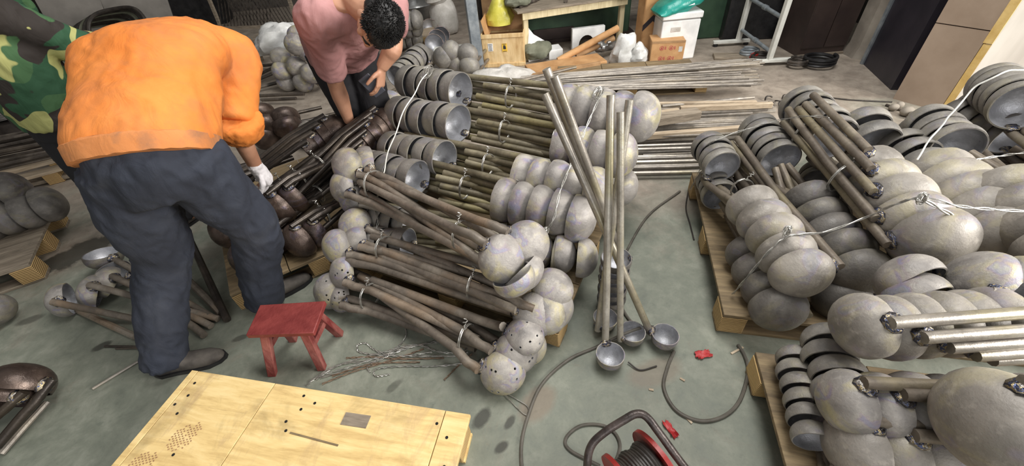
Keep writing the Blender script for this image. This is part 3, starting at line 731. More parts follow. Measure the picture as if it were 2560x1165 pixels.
# three dark ladles lying beyond
for px, py, z, op, lb in ((668, 318, .2, (-.3, .7, .5), 'left brown nested ladle lying behind the dark stack'), (672, 345, .12, (-.6, .4, .3), 'brown ladle lying on its side behind the dark stack'), (722, 322, .17, (-.3, .7, .6), 'right brown ladle standing rim up behind the dark stack'),
                           (655, 290, .22, (-.4, .7, .5), 'open brown ladle farthest behind the dark stack'), (715, 300, .22, (-.35, .75, .5), 'open brown ladle right of the farthest one behind dark stack')):
    loose(px, py, z, .115, op, (.5, .2, -.6), .4, lb, None, 'steel_dark', 'handle_dark', .016, hdir=(.6, .5, -.1), ink='steel_dark')
for px, py, z, lb in ((772, 338, .12, 'pale grey dome left of two behind the dark bundle'), (812, 322, .15, 'pale grey dome right of two behind the dark bundle')):
    loose(px, py, z, .11, (.5, .8, -.1), (0, .3, -.9), .5, lb, None, 'steel_big', 'handle', .016, hdir=(.5, .8, 0))

# loose ladles on the floor at left
random.seed(51)
gl = 'loose ladles on the floor behind the man in orange'
loose(152, 752, .088, .09, (.85, .5, -.25), (.5, -.6, .5), .5, 'shiny spotted ladle lying leftmost on the floor', gl, 'steel', 'handle_brown', .017, end=(350, 800, .02))
loose(228, 728, .09, .092, (.75, .3, -.55), (.8, -.2, .5), .5, 'pale ladle, dome up, beside the leftmost one on floor', gl, 'steel', 'handle_brown', .017, end=(545, 797, .02))
loose(262, 703, .1, .085, (.5, .3, -.8), (.8, -.2, .5), .5, 'grey ladle with blue weld behind the pale floor ladle', gl, 'steel', 'handle_brown', .017, end=(528, 815, .02))
loose(262, 646, .1, .09, (.1, .25, .95), (.9, -.35, .1), .5, 'ladle standing open side up, farthest of the floor ladles', gl, 'steel_shade', 'handle_brown', .017, end=(525, 790, .03))
loose(292, 688, .07, .085, (.2, -.1, .95), (.9, -.2, .1), .5, 'ladle lying open between the farthest and the pale floor ladle', gl, 'steel_shade', 'handle_brown', .017, end=(510, 838, .02))
def bar(a, b, r, mat, label, cat='rod', group=None, name='steel_rod', seg=8):
    k = MB(); k.tube([a, a.lerp(b, .5) + jit(.003), b], r, seg); return solo(name, k, M[mat], label, cat, group)
bar(at(195, 775, .017), at(340, 842, .017), .016, 'handle_brown', 'short bare tube on the floor below the leftmost ladle', 'rod', None, 'handle_tube')
bar(at(475, 600, .12), at(568, 800, .02), .018, 'handle_dark', 'dark tube leaning down between the legs of the man in orange', 'rod', None, 'handle_tube')
bar(at(470, 700, .03), at(552, 783, .02), .018, 'handle_brown', 'brown tube lying behind the left leg of man in orange', 'rod', None, 'handle_tube')
bar(at(232, 972, .006), at(385, 880, .006), .006, 'rod', 'thin bright rod on the floor left of front leg', 'rod')
bar(at(262, 866, .006), at(385, 868, .006), .006, 'rod_dark', 'thin dark rod on the floor left of front leg', 'rod')
bar(at(290, 872, .004), at(380, 872, .012), .005, 'rod_dark', 'second thin dark rod touching the first by front leg', 'rod')
gb = 'ladles at the lower left edge'
bo_ = V((-.05, -.85, -.3))
loose(52, 952, .14, .115, bo_, (.95, .1, 0), .5, 'brown outer ladle opening towards the camera at lower left edge', gb, 'steel_dark', 'handle_dark', .019, end=(-10, 1118, .06), ink='steel_dark')
loose(28, 985, .12, .1, bo_, (.8, .1, .4), .5, 'brown inner ladle nested in the outer one at lower left edge', gb, 'steel_dark', 'handle_dark', .018, end=(-60, 1085, .1), ink='steel_dark')
bar(at(118, 1005, .03), at(2, 1135, .015), .012, 'rod', 'bright bar lying lowest at the lower left edge', 'rod')
bar(at(105, 990, .06), at(-5, 1110, .04), .015, 'rod_dark', 'dark bar above the bright one at lower left edge', 'rod')
gn = loose(-12, 780, .09, .09, (-.8, .3, .3), (0, .2, .8), .3, 'ladle just showing at the left edge of picture', None, 'steel_shade', 'handle', hdir=(-1, 0, 0))
# grey stack on a pallet at left
t = pallet('pale pallet under the grey bowls at the left edge', (-2.98, 2.08, 0), math.radians(28), -1.0, .05, -.35, .35, .13, 3, M['wood_grey'], M['ply_edge'])
for px, py, z, n, wd in ((128, 508, .24, 5, 'lower row'), (40, 470, .36, 3, 'upper row')):
    a = at(px, py, z); zz = V((-.9, -.45, 0))
    nest(a, zz, n, .115, .1, V((.2, .5, -.5)), .6, f'{wd} on the left edge pallet', f'ladles in the {wd} on the left edge pallet', 'tip', True, .3, bm='steel_shade', hm='handle')

# standing dippers
random.seed(61)
gd = 'tall dippers standing on the floor before the middle stack'
# small bowl standing on the floor, opening up, straight tube handle leaning up against the stack
def dipper(bx, by, R, side, endp, label, rh, hm='dip', ht=None):
    c = at(bx, by, R * 1.26); e = at(*endp); side = V(side).normalized()
    s0 = c + side * (R + rh * .5) - UZ * R * .3
    pth = [s0 - (e - s0).normalized() * .01, s0 + (e - s0) * .3, s0 + (e - s0) * .65, e]
    ladle(c, UZ + jit(.05), side, R, pth, label, gd, 'steel', hm, rh, deep=True)
dipper(1526, 884, .058, (-.05, 1, 0), (1527, 238, .95), 'dipper standing nearest the camera, handle upright', .0155)
dipper(1514, 793, .054, (-.6, -.6, 0), (1574, 250, .94), 'dipper with handle crossing right, left of the standing group', .015)
dipper(1582, 828, .054, (-.9, -.3, 0), (1551, 280, .92), 'middle dipper of the standing group, thin straight handle', .014)
dipper(1664, 835, .056, (-.8, .5, 0), (1362, 235, .95), 'rightmost standing dipper with long handle leaning left', .016, 'handle_light')
bar(at(1545, 640, .12) + V((.0, .02, 0)), at(1366, 172, 1.0), .0175, 'handle_light', 'tall bright tube leaning left, foremost of the pair', 'rod', None, 'handle_tube', 10)
bar(at(1556, 650, .1), at(1386, 190, .99), .0175, 'handle_light', 'tall bright tube leaning left, right of the pair', 'rod', None, 'handle_tube', 10)
# small bowls stacked in a column beside them
sc = at(1528, 790, 0)
for k in range(5):
    tt = thing('ladle', f'{ORD[k]} small bowl from the top in the column behind the dippers', 'ladle', (sc.x + .01, sc.y + .06, .075 + (4 - k) * .062), 0, 'small bowls stacked in a column')
    tt.rotation_euler = (random.uniform(-.08, .08), random.uniform(-.08, .08), k * 1.3)
    bo = obj('bowl', bowl('steel_shade', 'inside', k % 3), None, tt); bo.scale = (.066,) * 3
    wd = obj('weld_bead', weld_mesh(), None, tt, (.06, 0, -.015)); wd.scale = (.01, .016, .012)

# ------------------------------------------------------------------ people
def remesh(name, mb, vox, mat, parent, smooth=4, wr=0, wscale=.09, inv=None, rel=None):
    me = mb.mesh(name + '_src'); o = bpy.data.objects.new(name + '_src', me); C.objects.link(o)
    r = o.modifiers.new('r', 'REMESH'); r.mode = 'VOXEL'; r.voxel_size = vox
    if smooth: s = o.modifiers.new('s', 'SMOOTH'); s.factor = .5; s.iterations = smooth
    dg = bpy.context.evaluated_depsgraph_get(); dg.update()
    m2 = bpy.data.meshes.new_from_object(o.evaluated_get(dg), depsgraph=dg)
    bpy.data.objects.remove(o); bpy.data.meshes.remove(me)
    if wr:
        m2.update(); nrm = [v.normal.copy() for v in m2.vertices]
        for v, n in zip(m2.vertices, nrm):
            p = v.co; q = V((p.x, p.y, p.z * .6))
            a = noise.noise(q / wscale + V((3, 1, 7))); b = noise.noise(q / (wscale * .42) + noise.noise_vector(q / wscale) * .8)
            v.co = p + n * (wr * (a * .8 + (.5 - abs(b)) * .9))
    off = V(parent.location)
    for v in m2.vertices: v.co -= off
    m2.polygons.foreach_set('use_smooth', [True] * len(m2.polygons)); m2.name = name
    m2.materials.clear(); m2.materials.append(mat)
    ob = bpy.data.objects.new(name, m2); C.objects.link(ob); ob.parent = parent
    return ob
def child(name, mb, mat, parent):
    off = V(parent.location); mb.v = [tuple(V(p) - off) for p in mb.v]
    return obj(name, mb, mat, parent)
def limb(mb, pts, rad, seg=16, n=6):
    P = spline(pts, n); m = len(P) - 1; R = []
    for i in range(len(P)):
        t = i / m * (len(rad) - 1); k = min(int(t), len(rad) - 2); f = t - k; R.append(rad[k] * (1 - f) + rad[k + 1] * f)
    mb.tube(P, R, seg)
def hand(mb, wrist, fdir, palm, thumb, size=.185, curl=.6, tcurl=.4):
    "palm + four bent fingers + thumb; fdir: knuckle direction, palm: palm normal, thumb: side of the thumb"
    f = V(fdir).normalized(); p = V(palm); p = (p - f * p.dot(f)).normalized(); s = V(thumb); s = (s - f * s.dot(f) - p * s.dot(p)).normalized()
    w_ = V(wrist); pl = size * .52
    mb.loft([(w_ - f * .03, s * .029, p * .022), (w_ + f * .01, s * .03, p * .019), (w_ + f * pl * .5, s * .04, p * .016), (w_ + f * pl, s * .042, p * .0135)], 14)
    for i, (o, ln) in enumerate(((.031, .074), (.0105, .084), (-.0105, .078), (-.031, .06))):
        b = w_ + f * (pl * (.97 if i in (1, 2) else .92)) + s * o; d = f.copy(); pts = [b - f * .025, b]; a = curl * (1 + .08 * i)
        for fr in (.45, .31, .24):
            d = (d * math.cos(a) + p * math.sin(a)); nf = d; pts.append(pts[-1] + nf.normalized() * ln * fr)
            d = nf.normalized(); p2 = p
        mb.tube(pts, [.0095, .0095, .009, .0082, .007], 10)
    b = w_ + f * pl * .22 + s * .03; d1 = (s * .75 + f * .6 + p * .25).normalized(); d2 = (s * .25 + f * .85 + p * (.3 + tcurl)).normalized()
    mb.tube([b - s * .02, b + d1 * .02, b + d1 * .045, b + d1 * .045 + d2 * .03, b + d1 * .045 + d2 * .052], [.014, .014, .0115, .0105, .008], 10)
def head(mb, c, f, u, neck):
    "c: skull centre, f: face direction, u: crown direction"
    f = V(f).normalized(); u = V(u); u = (u - f * u.dot(f)).normalized(); r = u.cross(f) * -1; c = V(c)
    mb.ell(c + u * .02 - f * .012, r * .076, f * .094, u * .09, 20, 14)
    mb.ell(c - u * .048 + f * .035, r * .056, f * .056, u * .068, 16, 12)                      # jaw
    mb.ell(c - u * .098 + f * .06, r * .026, f * .024, u * .02, 10, 8)                       # chin
    mb.tube([c + f * .085 + u * .02, c + f * .104 - u * .02, c + f * .098 - u * .034], [.009, .014, .013], 8)   # nose
    for k in (-1, 1):
        mb.ell(c + f * .094 - u * .03 + r * k * .012, r * .009, f * .009, u * .008, 8, 6)
        mb.ell(c + r * k * .079 - u * .01 - f * .008, r * .011, f * .02, u * .033, 10, 8)      # ears
        mb.ell(c + r * k * .04 - u * .025 + f * .062, r * .022, f * .02, u * .02, 10, 8)       # cheeks
        mb.ell(c + r * k * .032 + u * .026 + f * .072, r * .026, f * .016, u * .009, 10, 8)    # brow
    mb.ell(c + f * .088 - u * .058, r * .022, f * .01, u * .006, 10, 6); mb.ell(c + f * .085 - u * .07, r * .019, f * .01, u * .007, 10, 6)
    limb(mb, [neck, V(neck).lerp(c, .5), c - u * .04 - f * .03], [.062, .055, .055], 14, 4)
    return r
def face_bits(par, c, f, u, r):
    f = V(f).normalized(); u = V(u); u = (u - f * u.dot(f)).normalized(); c = V(c)
    for k in (-1, 1):
        b = MB(); b.ell(c + r * k * .031 + u * .004 + f * .076, r * .012, f * .009, u * .006, 10, 8); child('eye', b, M['eye'], par)
        b = MB(); b.tube([c + r * k * .012 + u * .03 + f * .088, c + r * k * .034 + u * .036 + f * .083, c + r * k * .054 + u * .027 + f * .066], [.003, .005, .003], 6); child('eyebrow', b, M['hair'], par)
    b = MB(); b.tube([c + r * -.021 - u * .064 + f * .088, c - u * .063 + f * .098, c + r * .021 - u * .064 + f * .088], [.0015, .0025, .0015], 6); child('mouth', b, M['pvc'], par)
def hair(par, c, f, u, r, vox=.006):
    f = V(f).normalized(); u = V(u); u = (u - f * u.dot(f)).normalized(); c = V(c)
    b = MB(); b.ell(c + u * .034 - f * .026, r * .084, f * .094, u * .088, 24, 16); b.ell(c - u * .03 - f * .052, r * .07, f * .052, u * .062, 16, 10)
    b.ell(c + u * .075 + f * .018, r * .066, f * .052, u * .036, 16, 10)
    rnd = random.Random(3)
    for _ in range(2200):                                                                       # short upright tufts
        th, ph = rnd.uniform(0, 2 * PI), math.acos(rnd.uniform(-.15, 1)); n = (r * math.cos(th) * math.sin(ph) + f * math.sin(th) * math.sin(ph) + u * math.cos(ph))
        q = c + u * .034 - f * .022 + (r * n.dot(r) * .084 + f * n.dot(f) * .094 + u * n.dot(u) * .088)
        dd = (n + f * .35 + V((rnd.uniform(-.4, .4), rnd.uniform(-.4, .4), rnd.uniform(-.4, .4)))).normalized()
        if n.dot(f) > .55 and n.dot(u) < .3: continue
        b.tube([q - n * .004, q + dd * .006, q + dd * rnd.uniform(.009, .014)], [.0026, .0018, .0004], 4)
    return child('hair', b, M['hair'], par)
def shoe(par, heel, toe_dir, L=.28, mat='shoe'):
    h = V(heel); d = V((toe_dir[0], toe_dir[1], 0)).normalized(); s = V((-d.y, d.x, 0)); z = UZ
    b = MB()
    b.loft([(h + d * -.005 + z * .02, s * .02, z * .018), (h + d * .02 + z * .042, s * .036, z * .042), (h + d * L * .3 + z * .05, s * .038, z * .05), (h + d * L * .55 + z * .036, s * .043, z * .036),
            (h + d * L * .8 + z * .03, s * .044, z * .03), (h + d * L * .95 + z * .024, s * .03, z * .022), (h + d * L + z * .02, s * .012, z * .012)], 16, p=2.4)
    b.tube([h + d * .045 + z * .04, h + d * .04 + z * .09], [.042, .046], 14)
    sh = remesh('shoe', b, .006, M[mat], par, 3)
    k = MB(); prev = []
    for zz in (0.001, .018):
        ring = []
        for t, w_ in ((-.015, .02), (.02, .04), (.3 * L, .04), (.55 * L, .047), (.8 * L, .048), (.96 * L, .032), (L + .008, .01)): ring.append(h + d * t + s * w_ + z * zz)
        for t, w_ in reversed(((-.015, .02), (.02, .04), (.3 * L, .04), (.55 * L, .047), (.8 * L, .048), (.96 * L, .032), (L + .008, .01))): ring.append(h + d * t - s * w_ + z * zz)
        prev.append(ring)
    k.rings(prev); so = MB(); so.v, so.f, so.mi = k.v, k.f, k.mi
    o = child('sole', so, M['black'], par); return sh

# ---- man in orange, bent over, seen from behind
fL, fR = at(432, 925, 0), at(672, 765, 0)
H = at(388, 408, .90)
Fo = V((-.12, .99, 0)).normalized(); Ro = V((Fo.y, -Fo.x, 0))
P1 = thing('person', 'man bending away from the camera in orange work jacket and navy trousers', 'person', (H.x - .1, H.y, 0))
def at_d(px, py, dist):
    r = (R3 @ V((px - CX, py - CY, FPX))).normalized(); return CAM + r * dist
hipL, hipR = H - Ro * .1, H + Ro * .1
kneeL, kneeR = at(405, 640, .50), at(640, 575, .50)
ankL, ankR = fL + UZ * .09, fR + UZ * .09
waist = H + Fo * .10 + UZ * .09; chest = H + Fo * .40 + UZ * .24; shc = H + Fo * .53 + UZ * .25
shL, shR = shc - Ro * .155 - UZ * .04, shc + Ro * .185 - UZ * .04
elR = at(598, 320, .84); wrR = at(640, 418, .615); elL = shL + V((-.02, .02, -.27)); wrL = elL + V((-.04, .02, -.22))
b = MB()
b.loft([(H - UZ * .06, Ro * .13, Fo * -.09), (H + UZ * .02, Ro * .14, Fo * -.09), (waist + Fo * .03, Ro * .13, UZ * .07 - Fo * .05), (chest, Ro * .165, UZ * .1 - Fo * .04), (shc, Ro * .16, UZ * .08 - Fo * .03), (shc + Fo * .05, Ro * .08, UZ * .06)], 20)
limb(b, [hipL, kneeL, ankL, ankL - UZ * .03], [.085, .055, .038, .034]); limb(b, [hipR, kneeR, ankR, ankR - UZ * .03], [.085, .055, .038, .034])
limb(b, [shR, elR, wrR], [.055, .043, .030], n=8); limb(b, [shL, elL, wrL], [.055, .043, .030], n=8)
hd1 = (wrR - elR).normalized(); hand(b, wrR, (hd1 + V((.1, .3, -.2))).normalized(), (-.6, -.5, .3), (.3, -.8, .4), curl=.55)
hand(b, wrL, (wrL - elL).normalized(), (-.3, -.5, -.6), (.5, -.6, .3), curl=.5)
hc1 = shc + Fo * .17 - UZ * .13; r1 = head(b, hc1, Fo * .35 - UZ * .9, Fo * .9 + UZ * .3, shc + Fo * .04)
remesh('body', b, .0055, M['skin'], P1, 3)
hair(P1, hc1, Fo * .35 - UZ * .9, Fo * .9 + UZ * .3, r1); face_bits(P1, hc1, Fo * .35 - UZ * .9, Fo * .9 + UZ * .3, r1)
b = MB()   # trousers
b.loft([(H - UZ * .1, Ro * .19, Fo * .145), (H - UZ * .02, Ro * .198, Fo * .155), (H + UZ * .04, Ro * .198, Fo * .15), (H + Fo * .03 + UZ * .10, Ro * .19, Fo * .135 - UZ * .06), (H + Fo * .06 + UZ * .14, Ro * .17, Fo * .11 - UZ * .07)], 24)
limb(b, [hipL - UZ * .0, hipL.lerp(kneeL, .5) - Fo * .01, kneeL, kneeL.lerp(ankL, .5), ankL - UZ * .035], [.135, .122, .098, .09, .082], 18)
limb(b, [hipR - UZ * .0, hipR.lerp(kneeR, .5), kneeR, kneeR.lerp(ankR, .5), ankR - UZ * .045], [.13, .118, .095, .09, .085], 18)
remesh('trousers', b, .011, M['trousers'], P1, 4, .016, .1)
b = MB()   # jacket
hem = H + UZ * .035 + Fo * .01
b.loft([(hem, Ro * .208, Fo * -.148 + UZ * .10), (hem + UZ * .035 + Fo * .03, Ro * .214, Fo * -.14 + UZ * .115), (hem + UZ * .085 + Fo * .09, Ro * .218, Fo * -.115 + UZ * .128), (hem + Fo * .17 + UZ * .12, Ro * .222, UZ * .135 - Fo * .09), (chest - Fo * .1 + UZ * .005, Ro * .23, UZ * .14 - Fo * .05), (chest + Fo * .03, Ro * .23, UZ * .135 - Fo * .02),
        (shc + Fo * .01 - UZ * .01, Ro * .21, UZ * .11), (shc + Fo * .07 - UZ * .03, Ro * .12, UZ * .07)], 28, p=2.3)
limb(b, [shR - Ro * .06, shR + Ro * .01 - UZ * .04, shR.lerp(elR, .6), elR + UZ * .03], [.105, .1, .084, .076], 18)
limb(b, [shL + Ro * .06, shL - Ro * .02 - UZ * .04, shL.lerp(elL, .6), elL], [.1, .098, .088, .08], 18)
jk = remesh('jacket', b, .011, M['orange'], P1, 4, .012, .13)
b = MB()   # gathered hem band
hb = Fo * -.148 + UZ * .10; hn = (UZ * .83 + Fo * .55)
b.loft([(hem - hn * .022, Ro * .198, hb * .94), (hem - hn * .02, Ro * .208, hb * 1.0), (hem + hn * .008, Ro * .214, hb * 1.035), (hem + hn * .034, Ro * .217, hb * 1.05), (hem + hn * .042, Ro * .205, hb * 1.0)], 72, p=2.3)
for i, p in enumerate(b.v): b.v[i] = tuple(V(p) + jit(.0018))
wbd = child('waistband', b, M['orange_dirty'], P1); tag(wbd, 'soiled gathered hem band')
bt_ = hem + hn * .012 + Ro * .15 + hb * .76; k = MB(); k.ell(bt_, Ro * .009, hn * .009, hb.normalized() * .004, 12, 6); child('button', k, M['orange'], P1)
k = MB(); kp = at_d(527, 357, (H + Ro * .2 - CAM).length - .02)
bt = at(592, 300, .86)
ce = elR - (elR - shR).normalized() * .03; ca = (wrR - elR).normalized()
b = MB(); cx0 = elR + ca * -.02
xx = ca.orthogonal().normalized(); yy = ca.cross(xx)
b.loft([(cx0 - ca * .035, xx * .085, yy * .085), (cx0 - ca * .02, xx * .098, yy * .098), (cx0 + ca * .02, xx * .093, yy * .093), (cx0 + ca * .055, xx * .082, yy * .082), (cx0 + ca * .07, xx * .066, yy * .066)], 28)
cf = remesh('rolled_cuff', b, .009, M['orange'], P1, 2, .012, .05); tag(cf, 'rolled up sleeve cuff')
b = MB(); hd = (hd1 + V((.1, .3, -.2))).normalized()   # white glove over the right hand
gx = V((-.6, -.5, .3)); gx = (gx - hd * gx.dot(hd)).normalized(); gy = hd.cross(gx)
b.loft([(wrR - hd * .03, gx * .034, gy * .04), (wrR - hd * .0, gx * .033, gy * .04), (wrR + hd * .05, gx * .034, gy * .055), (wrR + hd * .1, gx * .033, gy * .054)], 16)
g2 = MB(); hand(g2, wrR, hd, (-.6, -.5, .3), (.3, -.8, .4), curl=.55)
cc = wrR + hd * .06
for v, f in ((g2.v, g2.f),):
    o = len(b.v); b.v += [tuple(cc + (V(p) - cc) * 1.12) for p in v]; b.f += [[i + o for i in q] for q in f]; b.mi += [0] * len(f)
remesh('glove', b, .005, M['glove'], P1, 3, .004, .03)
sd1 = (at(520, 905, 0) - at(388, 938, 0)).normalized(); shoe(P1, fL - sd1 * .05, sd1); shoe(P1, fR - V((.05, .0, 0)), V((.75, .6, 0)))

# ---- man in the pink shirt, bending towards the camera with a phone
H2 = at(852, 118, .90)
F2 = V((.35, -.93, 0)).normalized(); R2 = V((F2.y, -F2.x, 0)) * 1.0      # R2: his left -> image right when negative
IR = V((.93, .35, 0)).normalized()                                       # image right
P2_ = thing('person', 'man in dusty pink shirt and black trousers bending forward, phone in hand', 'person', (H2.x, H2.y, 0))
fa, fb = V((H2.x - .16, H2.y + .16, 0)), V((H2.x + .14, H2.y + .02, 0))
fa = at(868, 372, .0) * .0 + V((H2.x - .07, H2.y + .10, 0)); fb = at(962, 372, .2); fb.z = 0
ha, hb = H2 - IR * .1, H2 + IR * .1
ka, kb = (ha + fa) * .5 + V((0, -.02, .02)), (hb + fb) * .5 + V((.02, -.03, .02))
sh2 = at(868, 8, 1.19); sa, sb = at(790, 45, 1.15), at(978, 5, 1.10)
ea, wa = at(838, 205, .78), at(874, 305, .52); eb, wb_ = at(984, 118, .95), at(954, 170, .86)
ch2 = H2.lerp(sh2, .6) + UZ * .02; wv2 = H2.lerp(sh2, .2) + UZ * .03
up2 = (sh2 - H2).normalized(); bk2 = IR.cross(up2).normalized()
if bk2.z < 0: bk2 = -bk2
b = MB()
b.loft([(H2 - UZ * .08, IR * .14, F2 * .1), (H2, IR * .16, F2 * .1 + UZ * .02), (wv2, IR * .14, bk2 * .09), (ch2, IR * .16, bk2 * .1), (sh2, IR * .15, bk2 * .07), (sh2 + up2 * .05, IR * .07, bk2 * .05)], 20)
limb(b, [ha, ka, fa + UZ * .09, fa + UZ * .03], [.085, .055, .042, .04]); limb(b, [hb, kb, fb + UZ * .09, fb + UZ * .03], [.085, .055, .042, .04])
limb(b, [sa, sa.lerp(ea, .55), ea, ea.lerp(wa, .35), wa], [.055, .052, .045, .047, .03], n=6); limb(b, [sb, sb.lerp(eb, .5), eb, eb.lerp(wb_, .4), wb_], [.055, .052, .046, .044, .031], n=6)
hand(b, wa, V((.05, .15, -1)), IR * -1 + F2 * .4, F2 + IR * .2, curl=.35)
hand(b, wb_, (at(950, 232, .74) - at(954, 170, .86)), V((-.75, .2, -.1)), (at(905, 215, .8) - at(960, 190, .8)), curl=.42, tcurl=.2)
hc2 = at(944, 62, 1.125); f2 = (V((-.12, -.25, -1))).normalized(); f2 = V((-.62, -.12, -.78)); u2 = V((.66, -.72, .1))
r2 = head(b, hc2, f2, u2, sh2 + up2 * .02 + IR * .03)
remesh('body', b, .0055, M['skin'], P2_, 3)
hair(P2_, hc2, f2, u2, r2); face_bits(P2_, hc2, f2, u2, r2)
b = MB()
b.loft([(H2 - UZ * .09, IR * .18, F2 * .13), (H2 - UZ * .02, IR * .19, F2 * .13 + UZ * .02), (H2 + up2 * .1, IR * .175, bk2 * .12)], 24)
limb(b, [ha, ha.lerp(ka, .5), ka, ka.lerp(fa, .5), fa + UZ * .1], [.11, .1, .085, .078, .075], 16); limb(b, [hb, hb.lerp(kb, .5), kb, kb.lerp(fb, .5), fb + UZ * .26], [.11, .1, .086, .076, .074], 16)
remesh('trousers', b, .011, M['black_cloth'], P2_, 4, .01, .1)
b = MB()
b.loft([(H2 + up2 * .03 - UZ * .02, IR * .2, bk2 * .145), (H2 + up2 * .1, IR * .205, bk2 * .15), (ch2, IR * .215, bk2 * .145), (sh2 - up2 * .02, IR * .2, bk2 * .11), (sh2 + up2 * .035, IR * .11, bk2 * .075)], 26, p=2.3)
limb(b, [sa + IR * .07, sa - IR * .0 + up2 * .01, sa.lerp(ea, .45), sa.lerp(ea, .82)], [.095, .092, .08, .077], 18)
limb(b, [sb - IR * .07, sb, sb.lerp(eb, .45), sb.lerp(eb, .62)], [.095, .09, .08, .076], 18)
remesh('shirt', b, .011, M['pink'], P2_, 4, .012, .11)
k = MB(); sl = sa.lerp(ea, .79); vd = (CAM - sl).normalized()
k.box((0, 0, 0), (.032, .004, .014)); lab = obj('sleeve_tag', k, M['paper'], P2_, sl + vd * .082 + V((.02, 0, -.01)) - P2_.location, (0, 0, math.atan2(vd.y, vd.x) + PI / 2)); tag(lab, 'small white sleeve tag')
shoe(P2_, fa - F2 * .06, F2); shoe(P2_, fb - F2 * .06, F2)
# phone held in his left hand
phc = at(930, 214, .785); ph = thing('phone', 'black smartphone held over the ladles by man in pink', 'phone', phc)
nx = (at(945, 232, .745) - at(918, 200, .815)).normalized(); vv = (CAM - phc).normalized(); vv = (vv + V((-.35, 0, -.1))).normalized(); vv = (vv - nx * vv.dot(nx)).normalized(); ny = vv.cross(nx)
Mx = basis(ny, nx, vv); ph.rotation_euler = Mx.to_euler()
k = MB(); k.box((0, 0, 0), (.072, .125, .009)); obj('case', k, M['phone'], ph, bev=.003)
k = MB(); k.lathe([(.015, 0), (.015, .0035), (.012, .004)], 20); bump_ = obj('camera_ring', k, M['galv'], ph, (0.0, .035, .0045))
for dx, dy in ((-.006, .005), (.006, .005), (0, -.006)):
    k = MB(); k.lathe([(.0042, 0), (.0042, .0012), (.003, .0012)], 12); obj('lens', k, M['hole'], bump_, (dx, dy, .004))

# ---- man in camouflage at the left edge
H3 = at(135, 285, .84); F3 = V((.45, .89, 0)).normalized(); R3_ = V((F3.y, -F3.x, 0))
P3_ = thing('person', 'person in green camouflage jacket cut off by the left edge of picture', 'person', (H3.x, H3.y, 0))
f3a, f3b = V((H3.x - .1, H3.y - .02, 0)), V((H3.x + .14, H3.y + .12, 0))
sh3 = H3 + UZ * .52 - R3_ * .04 + F3 * .0; s3a, s3b = sh3 - R3_ * .2 - UZ * .04, sh3 + R3_ * .2 - UZ * .04
e3 = at(40, 190, 1.02); w3 = at(165, 240, .92)
b = MB()
b.loft([(H3 - UZ * .08, R3_ * .15, F3 * .1), (H3 + UZ * .05, R3_ * .15, F3 * .1), (H3 + UZ * .3, R3_ * .17, F3 * .11), (sh3, R3_ * .15, F3 * .08), (sh3 + UZ * .06, R3_ * .07, F3 * .06)], 20)
h3a, h3b = H3 - R3_ * .09, H3 + R3_ * .09
limb(b, [h3a, (h3a + f3a) * .5, f3a + UZ * .09, f3a + UZ * .03], [.085, .055, .042, .04]); limb(b, [h3b, (h3b + f3b) * .5, f3b + UZ * .09, f3b + UZ * .03], [.085, .055, .042, .04])
s3l = at(20, 40, 1.25)
limb(b, [s3l, e3, w3], [.055, .045, .032], n=8)
e3b = s3b + V((.12, .2, -.22)); w3b = e3b + V((.12, .22, -.1)); limb(b, [s3b, e3b, w3b], [.055, .045, .032], n=8)
hand(b, w3, (at(205, 258, .88) - w3), V((-.2, .5, -.7)), V((.2, .6, .6)), curl=.5); hand(b, w3b, V((.3, .9, -.2)), V((-.6, .2, -.6)), V((-.3, .1, .9)), curl=.5)
hc3 = sh3 + UZ * .25 + F3 * .05; r3 = head(b, hc3, F3 - UZ * .5, UZ + F3 * .4, sh3 + UZ * .04)
remesh('body', b, .006, M['skin'], P3_, 3)
hair(P3_, hc3, F3 - UZ * .5, UZ + F3 * .4, r3); face_bits(P3_, hc3, F3 - UZ * .5, UZ + F3 * .4, r3)
b = MB(); b.loft([(H3 - UZ * .1, R3_ * .18, F3 * .13), (H3 + UZ * .1, R3_ * .18, F3 * .13)], 20)
limb(b, [h3a, (h3a + f3a) * .5, f3a + UZ * .06], [.11, .09, .075], 16); limb(b, [h3b, (h3b + f3b) * .5, f3b + UZ * .06], [.11, .09, .075], 16)
remesh('trousers', b, .011, M['black_cloth'], P3_, 3, .01)
b = MB(); b.loft([(H3 - UZ * .03, R3_ * .215, F3 * .15), (H3 + UZ * .1, R3_ * .21, F3 * .15), (H3 + UZ * .3, R3_ * .215, F3 * .15), (sh3 - UZ * .04, R3_ * .2, F3 * .115), (sh3 + UZ * .05, R3_ * .1, F3 * .08)], 26, p=2.3)
limb(b, [s3l + V((.06, 0, 0)), s3l, e3, e3.lerp(w3, .5), e3.lerp(w3, .9)], [.09, .092, .085, .075, .062], 18); limb(b, [s3b, s3b.lerp(e3b, .5), e3b, e3b.lerp(w3b, .9)], [.09, .085, .08, .06], 18)
remesh('jacket', b, .011, M['camo'], P3_, 4, .014, .11)
# placket and button
pts = spline([at(132, 5, 1.26), at(160, 75, 1.16), at(190, 150, 1.05), at(205, 205, .98)], 5)
shoe(P3_, f3a - F3 * .06, F3); shoe(P3_, f3b - F3 * .06, F3)

